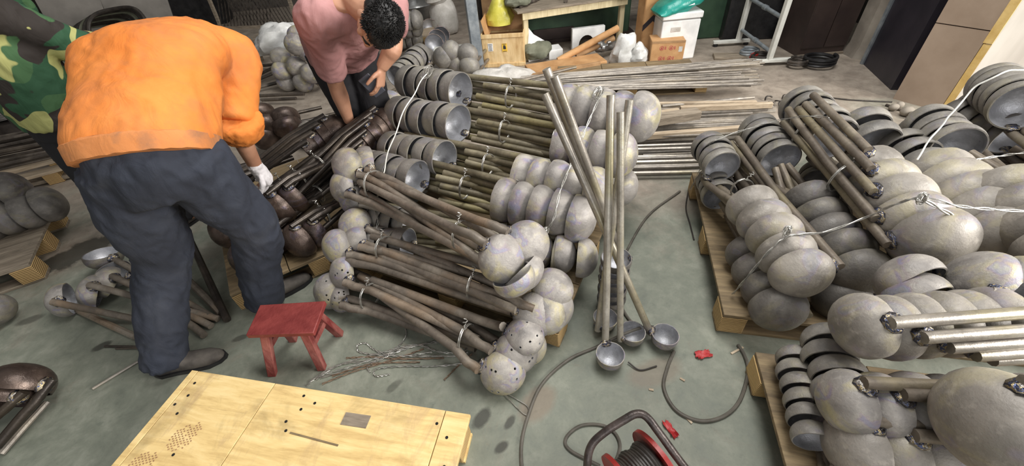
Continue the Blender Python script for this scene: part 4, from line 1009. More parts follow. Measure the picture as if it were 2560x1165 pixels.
# ------------------------------------------------------------------ foreground things
st = thing('stool', 'small red painted wooden stool with worn splayed legs', 'stool', (-.96, 1.075, 0))
def L_(p): return V(p) - V((-.96, 1.075, 0))
q1, q2, q3, q4 = at(614, 838, .285), at(650, 762, .285), at(813, 752, .285), at(783, 832, .285)
k = MB(); top_ = [L_(p) for p in (q1, q4, q3, q2)]; k.rings([[p - UZ * .022 for p in top_], top_]); obj('seat', k, M['red_paint'], st, bev=.003)
feet = [at(682, 936, 0), at(806, 921, 0), at(850, 836, 0), at(700, 868, 0)]
feet[3] = feet[0] + (feet[2] - feet[1]) * 1.0
tops = [q1.lerp(q3, .2), q4.lerp(q2, .2), q3.lerp(q1, .2), q2.lerp(q4, .2)]
for a, b_ in zip(tops, feet):
    k = MB(); k.beam(L_(a) - UZ * .02, L_(b_) + UZ * .001, .034, .03, V((0, 1, .2))); obj('leg', k, M['red_worn'], st, bev=.003)
for i, j in ((0, 3), (1, 2)):
    k = MB(); k.beam(L_(tops[i].lerp(feet[i], .45)), L_(tops[j].lerp(feet[j], .45)), .02, .026); obj('stretcher', k, M['red_worn'], st, bev=.002)
k = MB(); k.beam(L_(tops[0].lerp(tops[3], .5) - UZ * .045), L_(tops[1].lerp(tops[2], .5) - UZ * .045), .02, .03); obj('apron', k, M['red_worn'], st, bev=.002)

# twisted tie wires scattered on the floor
random.seed(71)
gw = 'twisted tie wires scattered on the floor'
def wirepath(pts, label, mat='wire', r=.0022, twist=True):
    P = spline([at(x, y, .004 + .003 * random.random()) for x, y in pts], 8); b = MB()
    if twist:
        for ph in (0, PI):
            q = []
            for i, p in enumerate(P):
                t = (P[min(i + 1, len(P) - 1)] - P[max(0, i - 1)]).normalized(); s = V((-t.y, t.x, 0)); q.append(p + s * math.cos(i * 1.5 + ph) * .003 + UZ * math.sin(i * 1.5 + ph) * .003)
            b.tube(q, r * .75, 5)
    else: b.tube(P, r, 6)
    return solo('tie_wire', b, M[mat], label, 'wire', gw)
for pts, mt, lb in (([(772, 955), (840, 915), (930, 898), (1010, 870), (1120, 852)], 'wire', 'long twisted wire running up to the right, nearest the pallet end'), ([(790, 948), (850, 912), (960, 880), (1040, 862), (1100, 880), (1170, 882)], 'wire', 'twisted wire bent down at its right end under the handles'),
                ([(975, 935), (940, 940), (942, 922), (1010, 915), (1090, 915), (1200, 905)], 'wire', 'twisted wire with a rounded loop nearest the camera, reaching the perforated bowl'), ([(925, 930), (920, 915), (960, 895), (1020, 870), (1110, 850)], 'wire', 'hooked twisted wire just left of the rounded loop'),
                ([(893, 862), (900, 880), (960, 888), (1040, 890), (1165, 890)], 'wire', 'straight twisted wire from the far loop beneath the handles'), ([(893, 862), (915, 858), (940, 876), (1000, 890), (1080, 880)], 'wire', 'short twisted wire closing the far loop by the stool leg'),
                ([(765, 965), (800, 940), (880, 915), (985, 880)], 'wire', 'twisted wire whose left tip points at the pale pallet'), ([(1012, 810), (1015, 840), (990, 870), (930, 905), (800, 945)], 'wire', 'curved wire hanging from the handles into the heap'),
                ([(805, 960), (880, 930), (980, 900), (1060, 872)], 'wire_rust', 'rust brown wire slanting, lowest left of the heap'), ([(865, 895), (930, 892), (1000, 897), (1110, 895)], 'wire_rust', 'rust brown wire lying level across the heap'), ([(1110, 950), (1150, 910), (1180, 885)], 'wire_rust', 'short rust brown wire right of the heap below handles'), ([(830, 940), (930, 910), (1050, 905)], 'wire_rust', 'rust brown wire in the middle of the heap')):
    wirepath(pts, lb, mt)
wirepath([(1262, 985), (1285, 1012), (1310, 1035), (1322, 1035), (1318, 1015), (1295, 1000), (1270, 985)], 'looped tie wire on the floor below the nearest perforated ladle', 'wire', .002, False)['group'] = None

# cable running over the floor to the reel
def cablep(pts, r, mat, label, cat='cable', name='cable', seg=8):
    P = [at(*p) if len(p) == 3 else at(p[0], p[1], r) for p in pts]; b = MB(); b.tube(spline(P, 10), r, seg); return solo(name, b, M[mat], label, cat)
cablep([(1310, 1230), (1303, 1120), (1320, 1040), (1355, 960), (1420, 900), (1490, 868), (1560, 835, .03), (1610, 818, .05), (1640, 822, .02), (1635, 832), (1590, 815), (1555, 770), (1535, 700), (1560, 640), (1620, 540), (1700, 478)], .0068, 'cable', 'grey rubber cable looping round the dippers to the foreground')
cablep([(1685, 878), (1668, 920), (1660, 970), (1690, 1025), (1750, 1052), (1810, 1040), (1850, 1000), (1870, 930), (1862, 890), (1845, 862)], .007, 'cable', 'grey cable curving across the floor beside the right pallets')
cablep([(1500, 1165), (1425, 1125), (1415, 1095), (1450, 1065), (1500, 1062), (1535, 1080), (1550, 1115), (1535, 1160), (1500, 1200)], .0062, 'cable', 'loop of cable on the floor beside the cable reel')
cablep([(1570, 905, .012), (1600, 925, .006), (1642, 915 + 0, .006)], .003, 'cable_dark', 'short dark rod on floor in front of the middle dipper', 'rod', 'steel_rod')
cablep([(1722, 470), (1715, 520), (1725, 560), (1735, 600)], .004, 'cable_dark', 'dark wire hanging beside the back of the right pallet', 'wire', 'tie_wire')

# cable reel: bent tube stand, red flanges, wound cable
rc = at(1585, 1140, .12); rl = thing('cable_reel', 'cable reel with red flange and bent dark tube frame at bottom edge', 'cable reel', (rc.x, rc.y, 0))
def W_(p): return V(p) - V((rc.x, rc.y, 0))
fr = [at(1470, 1260, .02), at(1468, 1165, .18), at(1478, 1115, .22), at(1510, 1082, .25), at(1560, 1050, .28), at(1590, 1035, .29), at(1616, 1042, .29), at(1650, 1085, .26), at(1690, 1140, .22), at(1740, 1205, .15), at(1780, 1260, .02)]
k = MB(); k.tube([W_(p) for p in spline(fr, 6)], .0125, 12); obj('frame', k, M['frame_metal'], rl)
ax = V((.62, -.5, -.1)).normalized(); ax = (at(1500, 1230, .14) - at(1640, 1120, .16)).normalized()
def flange(c, r):
    x = ax.orthogonal().normalized(); y = ax.cross(x); b = MB(); rs = []
    for rr, o in ((r * .2, -.004), (r * .93, -.004), (r, -.007), (r, .007), (r * .93, .004), (r * .2, .004)): rs.append([c + ax * o + (x * math.cos(t) + y * math.sin(t)) * rr for t in (2 * PI * i / 40 for i in range(40))])
    b.rings(rs); return b
fc_ = W_(at(1640, 1150, .15)); obj('flange', flange(fc_, .098), M['reel_red'], rl); obj('flange', flange(fc_ + ax * .13, .098), M['reel_red'], rl)
x = ax.orthogonal().normalized(); y = ax.cross(x); k = MB(); pts = []
for i in range(11 * 24):
    t = 2 * PI * i / 24; pts.append(fc_ + ax * (.014 + .0095 * i / 24) + (x * math.cos(t) + y * math.sin(t)) * (.066 + .004 * math.sin(i * .05)))
k.tube(pts, .006, 7); obj('wound_cable', k, M['cable_dark'], rl)
k = MB(); k.tube([fc_ - ax * .03, fc_ + ax * .17], .014, 12); obj('axle', k, M['frame_metal'], rl)

# red plastic scraps, splinters
def scrap(c, sx, sy, rot, mat, label, cat, h=.012, seed=1, name='plastic_scrap'):
    b = MB(); nx_, ny_ = 10, 7; rnd = random.Random(seed)
    vs = []; cr, sr = math.cos(rot), math.sin(rot)
    for j in range(ny_):
        for i in range(nx_):
            u, v_ = i / (nx_ - 1) - .5, j / (ny_ - 1) - .5; e = 1 - .25 * rnd.random()
            if i in (0, nx_ - 1) or j in (0, ny_ - 1): u *= e; v_ *= e
            X, Y = u * sx, v_ * sy; vs.append(c + V((X * cr - Y * sr, X * sr + Y * cr, .003 + h * abs(noise.noise(V((u * 5, v_ * 5, seed)))) * 1.6)))
    fs = [[j * nx_ + i, j * nx_ + i + 1, (j + 1) * nx_ + i + 1, (j + 1) * nx_ + i] for j in range(ny_ - 1) for i in range(nx_ - 1)]
    b.add(vs, fs); o = solo(name, b, M[mat], label, cat); s = o.modifiers.new('t', 'SOLIDIFY'); s.thickness = .0015; s.offset = 1; return o
scrap(at(1757, 888, 0), .075, .04, .1, 'pvc', 'crumpled red plastic scrap on floor left of lower right pallet', 'scrap', .014, 2)
scrap(at(1676, 1075, 0), .075, .028, 1.9, 'pvc', 'narrow red plastic scrap on floor beside the cable reel', 'scrap', .016, 5)
for (x0, y0, x1, y1) in ((1828, 884, 1858, 868), (1700, 945, 1712, 952), (1622, 973, 1634, 975), (1712, 1040, 1730, 1058)):
    k = MB(); k.beam(at(x0, y0, .003), at(x1, y1, .004), .008, .003); solo('wood_chip', k, M['wood_raw'], 'small pale wood chip on the floor between the dippers and right pallet', 'chip', 'wood chips on the floor')
# long binding wires over the stacks
def bindw(pts, label, r=.0028, mat='wire', n=2):
    P = spline([at(*p) for p in pts], 8); b = MB()
    for k in range(n): b.tube([p + V((.004 * math.cos(i * .6 + k * PI), 0, .004 * math.sin(i * .6 + k * PI))) for i, p in enumerate(P)], r * .8, 6)
    return solo('binding_wire', b, M[mat], label, 'wire')
def knot(px, py, z, r, label):
    b = MB(); c = at(px, py, z)
    pts = [c + V((r * math.cos(i * .8) * (.5 + .5 * math.sin(i * .31)), r * .6 * math.sin(i * 1.1), r * math.sin(i * .8 + .5) * .8)) for i in range(44)]
    b.tube(spline(pts, 3), .0022, 5); return solo('wire_knot', b, M['wire'], label, 'wire knot')
bindw([(1068, 182, .72), (1040, 225, .70), (1005, 290, .63), (975, 370, .54), (955, 440, .49), (935, 480, .45)], 'white strap running down over the left openings of middle stack', .0042, 'strap', 1)
knot(1068, 180, .725, .04, 'tangled wire knot on top of the left openings, middle stack')
bindw([(1505, 232, .745), (1478, 290, .70), (1455, 345, .64)], 'doubled wire from the knot down the topmost right domes', .003)
knot(1495, 235, .745, .035, 'wire knot on top of the right domes, middle stack')
bindw([(1430, 405, .56), (1400, 480, .50), (1385, 545, .44), (1365, 578, .38)], 'doubled wire down the fourth row of right domes', .003)
knot(1362, 580, .37, .022, 'coiled wire end below the fourth row of right domes')
bindw([(930, 515, .36), (945, 550, .33), (935, 590, .28)], 'wire hanging down inside the middle stack, behind the front bundles', .002)
bindw([(1832, 735, .15), (1870, 690, .30), (1925, 625, .42), (1975, 590, .47), (2060, 580, .49), (2160, 545, .52), (2240, 510, .62), (2305, 495, .66), (2400, 515, .64), (2480, 523, .62), (2600, 530, .6)], 'long wire slung across the domes of the right stack', .003)
knot(2305, 496, .665, .02, 'wire knot on the big pale domes, right stack'); knot(1968, 578, .5, .02, 'wire knot on the leftmost domes, right stack')
bindw([(2310, 500, .66), (2375, 535, .6), (2440, 570, .55)], 'loose wire end slanting down from the knot, right stack', .004)
bindw([(1765, 365, .42), (1800, 345, .47), (1870, 322, .5), (1950, 300, .55), (2030, 290, .62), (2110, 300, .6)], 'thin wire stretched over the back openings, right stack', .002)
knot(1768, 362, .42, .02, 'curled wire end beside the leftmost back opening, right stack')
bindw([(1765, 370, .41), (1752, 420, .3), (1725, 475, .14)], 'wire dropping from the leftmost opening to the pallet', .002)
bindw([(2290, 400, .62), (2340, 330, .68), (2375, 290, .72), (2430, 225, .8), (2500, 185, .86), (2580, 170, .86)], 'white strap over the openings at the right edge', .004, 'strap', 1)
bindw([(2400, 425, .56), (2440, 400, .58), (2500, 390, .58), (2570, 380, .6)], 'twisted wire behind the openings at the right edge', .0026)

# ------------------------------------------------------------------ rods, boards lying behind
random.seed(81)
gr = 'thin steel rods in the long pile behind the middle stack'
for i in range(58):
    f = random.random(); zz = .10 + .07 * random.random()
    xl, xr = random.uniform(1230, 1330), random.uniform(1850, 1912)
    yl = 212 + (f - .5) * 30 + random.uniform(-3, 3); yr = 146 + f * 66 + random.uniform(-3, 3)
    bar(at(xl, yl, zz), at(xr, yr, zz), random.uniform(.006, .009), 'rod', 'thin steel rod in the long pile behind the middle stack', 'rod', gr, seg=6)
pallet('low pallet under the long pile of thin rods', (at(1560, 235, 0).x, at(1560, 235, 0).y, 0), math.radians(-8), -.6, .7, -.08, .55, .095, 3, M['wood_old'], M['ply_edge'], 'y')
bar(at(1245, 215, .2), at(1440, 168, .2), .014, 'handle', 'single thick tube lying across the left end of thin rods', 'rod', None, 'handle_tube')
bar(at(1655, 265, .12), at(1885, 243, .1), .012, 'rod', 'bright tube lying alone in front of the thin rods', 'rod')
gt = 'tubes in the pale pile between the stacks'
for i in range(34):
    f = i / 33; z = .03 + .10 * (1 - abs(f - .35)) * random.random()
    xl = 1560 + random.uniform(-20, 50); xr = random.uniform(1880, 1960) - max(0, f - .5) * 260
    yl = 285 + f * 148; yr = 268 + f * 160
    bar(at(xl, yl, z), at(xr, yr, z), random.uniform(.010, .014), random.choice(['rod', 'rod', 'handle_light']), 'tube in the pale pile between the middle and right stacks', 'rod', gt, 'handle_tube', 7)
for i, (xl, yl, xr, yr, z, wd, mt) in enumerate(((1590, 300, 1700, 285, .15, .10, 'wood_raw'), (1640, 300, 1745, 283, .17, .09, 'wood_grey'), (1700, 272, 1930, 262, .12, .035, 'wood_raw'), (1560, 345, 1900, 318, .12, .04, 'wood_raw'), (1640, 262, 1890, 258, .11, .03, 'wood_raw'))):
    k = MB(); k.beam(at(xl, yl, z), at(xr, yr, z), wd, .04 if wd < .06 else .06); solo('board', k, M[mt], ['short thick raw board on the tube pile, left', 'short grey board end on the tube pile', 'long thin raw strip at the back of the tube pile', 'long raw strip in the middle of the tube pile', 'thin strip at the very back of the tube pile'][i], 'board', None, None, .003)
# rods and boards at the left
gl2 = 'dark rods stacked on the left pallet'
for i in range(26):
    f = random.random(); z = .14 + .12 * random.random()
    bar(at(-40 + random.uniform(-20, 20), 350 + f * 85, z), at(225 + random.uniform(-15, 15), 300 + f * 80, z), random.uniform(.011, .016), 'rod_dark', 'dark tube in the stack on the pallet behind the men', 'rod', gl2, 'handle_tube', 7)
t = thing('pallet', 'old pallet carrying dark tubes behind the men at left', 'pallet', (0, 0, 0))
a0, a1 = at(20, 450, .11), at(215, 398, .11); ctr = (a0 + a1) / 2; t.location = (ctr.x, ctr.y, 0); t.rotation_euler = (0, 0, math.atan2((a1 - a0).y, (a1 - a0).x))
for yy in (.0, .22, .44):
    k = MB(); k.box((0, 0, 0), (1.5, .1, .025)); obj('board', k, M['wood_raw'], t, (0, yy, .098), bev=.003)
    for xx in (-.6, 0, .6):
        k = MB(); k.box((0, 0, 0), (.1, .1, .085)); obj('block', k, M['ply_edge'], t, (xx, yy, .0425), bev=.003)
k = MB(); k.beam(at(10, 470, .03), at(215, 425, .03), .12, .03); solo('board', k, M['wood_grey'], 'grey board on the floor before the dark tube stack', 'board', None, None, .003)
for i, (x0, y0, x1, y1) in enumerate(((640, 190, 720, 150), (630, 205, 690, 180), (640, 240, 760, 235), (620, 225, 700, 205), (640, 165, 700, 160), (655, 250, 740, 246))):
    bar(at(x0, y0, .05), at(x1, y1, .06), .018, 'rod_dark', 'dark bar on the floor between the orange and pink workers', 'rod', 'dark bars behind the two workers')
k = MB(); k.beam(at(590, 118, .35), at(708, 62, .42), .14, .03); solo('board', k, M['wood_grey'], 'grey weathered board jutting above the orange shoulder', 'board', None, None, .004)
k = MB(); k.beam(at(636, 105, .30), at(655, 150, .0), .05, .05); solo('board', k, M['wood_grey'], 'short grey prop under the weathered board', 'board', None, None, .004)
# bright wire coil at the left edge
cc = at(-6, 225, .35); t = thing('wire_coil', 'large coil of bright wire at the left edge behind the rods', 'wire coil', (cc.x, cc.y, 0))
k = MB(); k.lathe([(.20, .12), (.3, .13), (.33, .25), (.335, .4), (.33, .55), (.3, .65), (.2, .66)], 36); o = obj('winding', k, M['coil'], t)
k = MB(); k.lathe([(.36, .0), (.36, .1), (.2, .11)], 30); obj('base_ring', k, M['dark_metal'], t)

# ------------------------------------------------------------------ background
random.seed(91)
# spheres piled behind: nested ladle ends
gs = 'pale ladle domes in the pile left of the man in pink'
for i, (x, y, z, wd) in enumerate(((702, 146, .34, 'left in the upper row'), (738, 112, .5, 'at the very top'), (766, 128, .42, 'right of the top one'), (705, 180, .22, 'left in the middle row'), (742, 168, .26, 'centre of the middle row'),
                            (778, 186, .2, 'right in the middle row'), (716, 206, .1, 'left in the bottom row'), (758, 208, .1, 'right in the bottom row'), (745, 92, .52, 'half hidden at the back'))):
    loose(x, y, z, .105, (-.15, .95, .1), (.2, 0, -1), .6, f'pale dome {wd}, pile left of the man in pink', gs, 'steel', 'handle', .016, hdir=(-.15, .97, .0))
gs = 'grey ladle domes in the pile under the post'
for i, (x, y, z, wd) in enumerate(((1064, 146, .24, 'shiny leftmost upper'), (1106, 146, .28, 'second upper'), (1126, 130, .33, 'topmost'), (1060, 176, .1, 'lowest left'), (1098, 176, .1, 'lowest middle'), (1142, 164, .2, 'big right'), (1168, 138, .3, 'back right'), (1172, 168, .2, 'rightmost'), (1150, 186, .1, 'lowest right'))):
    loose(x, y, z, .105, (.3, .93, .0), (.2, 0, -1), .6, f'grey dome, {wd}, in the pile beside the blue-grey post', gs, 'steel_plain', 'handle', .016, hdir=(.3, .95, 0))
# nested cups with white inside, and domes behind the man's legs
nest(at(994, 193, .30), V((-.35, -.85, -.1)), 6, .105, .085, V((.3, 0, -1)), .5, 'small row right of the man in pink', 'openings right of the man in pink', 'opening', False, .25, bm='steel_plain', hm='handle')
gs = 'grey domes showing behind the legs of the man in pink'
for x, y, z, wd in ((978, 262, .25, 'large one right of the phone leg'), (905, 270, .22, 'upper one between the legs'), (893, 322, .1, 'lower one between the legs'), (985, 330, .14, 'low one right of the phone leg'), (885, 188, .3, 'open one between the thighs')):
    loose(x, y, z, .11, (.3, .92, .1), (.2, 0, -1), .5, f'grey dome, {wd}, behind the man in pink', gs, 'steel', 'handle', .016, hdir=(.3, .95, 0))
# pallet with rows far behind
pb = at(1015, 118, .0)
pallet('far pallet with tied ladle rows near the drum', (pb.x, pb.y, 0), math.radians(-4), -.45, .35, 0, .7, .12, 3, M['wood_raw'], M['ply_edge'])
for r, (y, z) in enumerate(((95, .22), (70, .38), (48, .5))):
    a = at(1045, y, z); nest(a, V((-1, .1, 0)), 5, .1, .085, V((0, 1, -.2)), .5, f'{["lowest", "middle", "top"][r]} row, far pallet by the drum', f'ladles in the {["lowest", "middle", "top"][r]} row of the far pallet', 'right end', True, .25, bm='steel_plain', hm='handle')
for i, (x, y, z) in enumerate(((1075, 72, .12), (1092, 100, .1), (1102, 92, .1), (1085, 112, .1))):
    loose(x, y, z, .12, (.2, -.8, .55), (-.5, -.7, -.4), .5, f'{ORD[i]} dark open ladle from the back, by the white sack', None, 'steel_dark', 'handle_dark', .018, hdir=(-.5, -.8, -.05))
# drum
dc = at(1042, 72, 0) + V((0, .25, 0)); t = thing('drum', 'galvanised steel drum standing far back behind the pink man', 'drum', dc)
k = MB(); k.lathe([(.29, 0), (.3, .01), (.29, .03), (.29, .26), (.305, .28), (.29, .3), (.29, .56), (.305, .58), (.29, .6), (.29, .85), (.3, .87), (.28, .88)], 36); obj('shell', k, M['drum'], t)
k = MB(); k.lathe([(.306, .86), (.31, .875), (.306, .89), (.285, .89)], 36); obj('rim', k, M['galv'], t)
# sacks / bags (lumpy closed forms)
def lump(name, c, ax, ay, az, mat, label, cat, seed, amp=.25, flat=True, neck=None, vox=.02):
    b = MB(); b.ell((0, 0, 0), ax, ay, az, 26, 18); q = []
    for p in b.v:
        p = V(p); d = p.length; n1 = noise.noise(p.normalized() * 1.7 + V((seed, 0, 0))); n2 = noise.noise(p.normalized() * 4.5 + V((0, seed, 0)))
        p = p * (1 + amp * n1 + amp * .45 * (.4 - abs(n2)))
        if flat: p.z = max(p.z, -V(az).length * .72)
        q.append(tuple(p + V(c)))
    b.v = q
    if neck: b.tube([V(p) + V(c) for p in neck[0]], neck[1], 12)
    return solo(name, b, M[mat], label, cat)
s0 = at(1116, 84, 0)
sk_ = lump('sack', s0 + V((0, 0, .2)), (.2, 0, 0), (0, .17, 0), (0, 0, .27), 'sackm', 'full white woven sack with open crumpled top, by the drum', 'sack', 3, .12)
k = MB(); k.lathe([(.13, 0), (.17, .05), (.15, .09), (.19, .14), (.17, .145), (.12, .08)], 18); k.v = [tuple(V(p) * (1 + .2 * noise.noise(V(p) * 9))) for p in k.v]
obj('sack_mouth', k, M['sackm'], sk_, (-.02, 0, .42), (.2, -.2, 0))
k = MB(); k.lathe([(.206, -.1), (.21, -.02), (.207, .06)], 24, cap=False); k.v = [tuple(p) for p in k.v if True]
stp = MB(); stp.add([(-.16, -.155, .08), (-.115, -.172, .08), (-.115, -.178, .36), (-.16, -.158, .36)], [(0, 1, 2, 3)]); 
s1 = at(690, 112, .0); lump('sack', at(690, 104, .45) + V((0, .1, 0)), (.26, 0, 0), (0, .2, 0), (.06, 0, .16), 'plastic_white', 'crumpled white plastic sack behind the dome pile', 'sack', 9, .4)
# white boards on the ground by the post
for i in range(5):
    a, b_ = at(1085, 132 - i * 1.5, .2 + i * .016), at(1178, 122 - i * 1.5, .2 + i * .016); k = MB(); k.beam(a, b_, .2, .01); solo('board', k, M['white_paint'] if i != 2 else M['wood_raw'], f'{ORD[4 - i]} thin board from the top of the small stack by the post', 'board', 'thin boards stacked by the post')
# the steel post
pb = at(1199, 182, 0); t = thing('post', 'blue-grey galvanised steel post between the pink man and the crate', 'post', pb)
k = MB(); k.box((0, 0, 1.6), (.11, .11, 3.2)); obj('shaft', k, M['galv'], t, None, (0, 0, .15), bev=.008)
k = MB(); k.box((0, 0, .006), (.2, .2, .012)); obj('base_plate', k, M['galv'], t, None, (0, 0, .15))
# plywood crate with cardboard flaps and stickers
c0, c1 = at(1212, 168, 0), at(1312, 163, 0); cu = (c1 - c0); cw = cu.length; cu.normalize(); cv = V((-cu.y, cu.x, 0)); ang = math.atan2(cu.y, cu.x)
t = thing('crate', 'open plywood crate with two stickers beside the post', 'crate', c0 + cu * cw / 2 + cv * .2, ang)
ch = .34
for nm, p, d in (('front_panel', (0, -.2, ch / 2 + .0), (cw, .012, ch)), ('back_panel', (0, .2, ch / 2), (cw, .012, ch)), ('side_panel', (-cw / 2, 0, ch / 2), (.012, .4, ch)), ('side_panel', (cw / 2, 0, ch / 2), (.012, .4, ch)), ('bottom_panel', (0, 0, .01), (cw, .4, .012)), ('top_rail', (0, -.208, ch - .02), (cw + .02, .02, .04)), ('bottom_rail', (0, -.208, .02), (cw + .02, .02, .04))):
    k = MB(); k.box((0, 0, 0), d); obj(nm, k, M['crate_ply'], t, p, bev=.003)
k = MB(); k.box((0, 0, 0), (cw - .04, .006, .24)); obj('cardboard_flap', k, M['card_dark'], t, (.02, .19, ch + .06), (-.15, 0, .02))
k = MB(); k.box((0, 0, 0), (.005, .34, .2)); obj('cardboard_flap', k, M['card'], t, (-cw / 2 + .03, 0, ch + .03), (0, -.2, 0))
k = MB(); k.box((0, 0, 0), (cw - .06, .34, .004)); obj('cardboard_floor', k, M['card_dark'], t, (0, 0, ch - .1), (.1, 0, 0))
def sticker(par, x, z, sx, sz, mat, lines, y=-.2085, linem='ink'):
    k = MB(); k.box((0, 0, 0), (sx, .002, sz)); s = obj('sticker', k, M[mat], par, (x, y, z))
    for i in range(lines):
        k = MB(); k.box((0, 0, 0), (sx * random.uniform(.5, .85), .001, sz / (lines * 2.6))); obj('print_line', k, M[linem], s, (-sx * .03, -.0014, sz * (.38 - .78 * i / max(1, lines - 1)) if lines > 1 else 0))
    return s
sticker(t, -cw * .3, .21, .055, .08, 'paper', 6)
ys = sticker(t, cw * .04, .20, .055, .085, 'yellow_lab', 0)
k = MB(); k.box((0, 0, 0), (.03, .001, .022)); k.tube([(-.008, 0, .008), (-.01, 0, .03)], .004, 6); k.tube([(0, 0, .008), (0, 0, .032)], .004, 6); k.tube([(.008, 0, .008), (.01, 0, .028)], .004, 6); obj('hand_mark', k, M['ink'], ys, (0, -.0016, -.005))
k = MB(); k.box((0, 0, 0), (.04, .001, .006)); obj('print_line', k, M['ink'], ys, (0, -.0016, .036)); k = MB(); k.box((0, 0, 0), (.04, .001, .005)); obj('print_line', k, M['ink'], ys, (0, -.0016, -.036))
# buckets and yellow bag behind the crate
yb = at(1250, 48, .42) + V((0, .1, 0))
k = MB(); k.lathe([(.02, -.02), (.15, .0), (.16, .06), (.11, .16), (.06, .25), (.025, .31), (.035, .36), (.05, .4)], 22); k.v = [tuple(V((p[0] * (1 + .25 * noise.noise(V(p) * 12)), p[1] * (1 + .25 * noise.noise(V(p) * 12 + V((5, 0, 0)))), p[2])) + yb + V((0, 0, -.06))) for p in k.v]
solo('bag', k, M['yellow_bag'], 'yellow plastic bag tied at top, behind the crate', 'bag')
bs = at(1240, 72, 0); k = MB(); k.box((bs.x + .08, bs.y + .45, .18), (.5, .35, .36)); solo('box', k, M['card_dark'], 'dark box under the yellow bag behind the crate', 'box', None, None, .005)
for x, mt, lb in ((1222, 'pvc', 'dusty red bucket behind the yellow bag'), (1283, 'dark_metal', 'grey lidded bucket right of the yellow bag')):
    bc = at(x, 62, .0); bc += V((.05, .6, 0)); t2 = thing('bucket', lb, 'bucket', bc); k = MB(); k.lathe([(.14, .3), (.16, .66), (.17, .665), (.165, .69), (.15, .69)], 24); obj('body', k, M[mt], t2)
    k = MB(); k.lathe([(.15, .685), (.175, .69), (.175, .71), (.02, .72)], 24); obj('lid', k, M['sackm'], t2)
    k = MB(); k.box((0, 0, .15), (.5, .5, .3)); obj('plinth', k, M['dark_metal'], t2)
# cream work table
ta, tb = at(1318, 150, 0), at(1546, 112, 0); tu = (tb - ta); tw = tu.length; tu.normalize(); tv = V((-tu.y, tu.x, 0)); th = .5
t = thing('table', 'cream wooden work table with bare legs and dark top', 'table', ta + tu * tw / 2 + tv * .3, math.atan2(tu.y, tu.x))
k = MB(); k.box((0, 0, 0), (tw + .16, .75, .022)); obj('tabletop', k, M['wood_grey'], t, (-.02, .0, th + .011), bev=.003)
for x in (-1, 1):
    for y in (-.3, .3):
        k = MB(); k.box((0, 0, 0), (.055, .055, th)); obj('leg', k, M['cream'], t, (x * tw / 2, y, th / 2), bev=.004)
for y in (-.34, .3):
    k = MB(); k.box((0, 0, 0), (tw + .08, .03, .07)); obj('apron', k, M['cream'], t, (0, y, th - .036), bev=.003)
T_ = t.matrix_basis.copy(); 
def on_table(x, y, z=0): return Matrix.Translation(t.location) @ Matrix.Rotation(t.rotation_euler.z, 4, 'Z') @ V((x, y, th + .022 + z))
for i, (x0, y0, x1, y1, r, lb) in enumerate(((-.65, -.2, -.35, -.05, .018, 'short thick tube at the left end of the table'), (-.6, -.25, -.2, .1, .012, 'thin tube across the left end of the table'), (-.1, -.3, .0, -.05, .02, 'tube pointing at the camera on the table'), (.1, -.1, .28, -.3, .01, 'thin dark rod near the table middle'))):
    bar(on_table(x0, y0, r), on_table(x1, y1, r), r, 'rod_dark', lb)
lump('cloth', on_table(-.6, -.15, .06), (.13, 0, 0), (0, .1, 0), (0, 0, .06), 'tarp', 'crumpled grey cloth heap at the left end of table', 'cloth', 4, .4)
for i, (x, y, sx, sy, rz, mt) in enumerate(((.2, .05, .5, .2, .05, 'wood_grey'), (-.1, .12, .5, .15, -.1, 'grey_panel'), (.35, -.12, .3, .06, .1, 'wood_raw'))):
    k = MB(); p = on_table(x, y, .012 + .012 * i); k.box((0, 0, 0), (sx, sy, .012)); o = solo('board', k, M[mt], ['wide grey offcut board lying on the table', 'grey sheet offcut on the table behind', 'narrow raw offcut on the table edge'][i], 'board'); o.location = p; o.rotation_euler = (0, 0, rz)
# things under and round the table
a, b_ = at(1322, 155, 0), at(1385, 142, 0); k = MB()
k.rings([[a, b_, at(1372, 112, .12), at(1330, 88, .28), at(1316, 70, .33)], [p + V((.02, .03, 0)) for p in (a, b_, at(1372, 112, .12), at(1330, 88, .28), at(1316, 70, .33))]]); solo('foam_sheet', k, M['white'], 'white foam sheet leaning inside the left table leg', 'sheet')
def boxat(px, py, sx, sy, sz, mat, label, cat='box', rot=0.0, z=0.0, name='box', bev=.004):
    p = at(px, py, z); k = MB(); k.box((0, 0, sz / 2), (sx, sy, sz)); o = tag(obj(name, k, M[mat], None, (p.x, p.y + sy / 2, z), (0, 0, rot), bev=bev), label, cat); return o
boxat(1388, 148, .16, .2, .1, 'white', 'small white foam block under the table', 'foam block', .1, name='foam_block')
o = thing('foam_tray', 'white foam packing piece with round cut-out under the table', 'foam block', at(1475, 132, 0) + V((0, .15, 0)), .05)
k = MB(); n = 20; outr = [(-.19, .0), (.19, 0), (.19, .24), (-.19, .24)]
ring = [(-.02 + .09 * math.cos(PI * i / 9), .06 + .1 * math.sin(PI * i / 9)) for i in range(10)]
face = [(-.19, 0), (-.11, 0)] + [(-p[0] * -1 if False else (.0 - (p[0] + .02) - .02), p[1]) for p in ring] + [(.07, 0), (.19, 0), (.19, .24), (-.19, .24)]
k.rings([[V((x, -.03, z)) for x, z in face], [V((x, .03, z)) for x, z in face]]); obj('foam', k, M['white'], o, bev=.003)
for i, (x0, y0, x1, y1, z0, z1, r, mt, lb) in enumerate(((1395, 152, 1545, 70, .05, .28, .035, 'card', 'long cardboard tube leaning under the right side of table'), (1440, 140, 1535, 95, .06, .18, .03, 'card_dark', 'second darker cardboard tube beside the long one'))):
    bar(at(x0, y0, z0), at(x1, y1, z1), r, mt, lb, 'tube', None, 'cardboard_tube', 14)
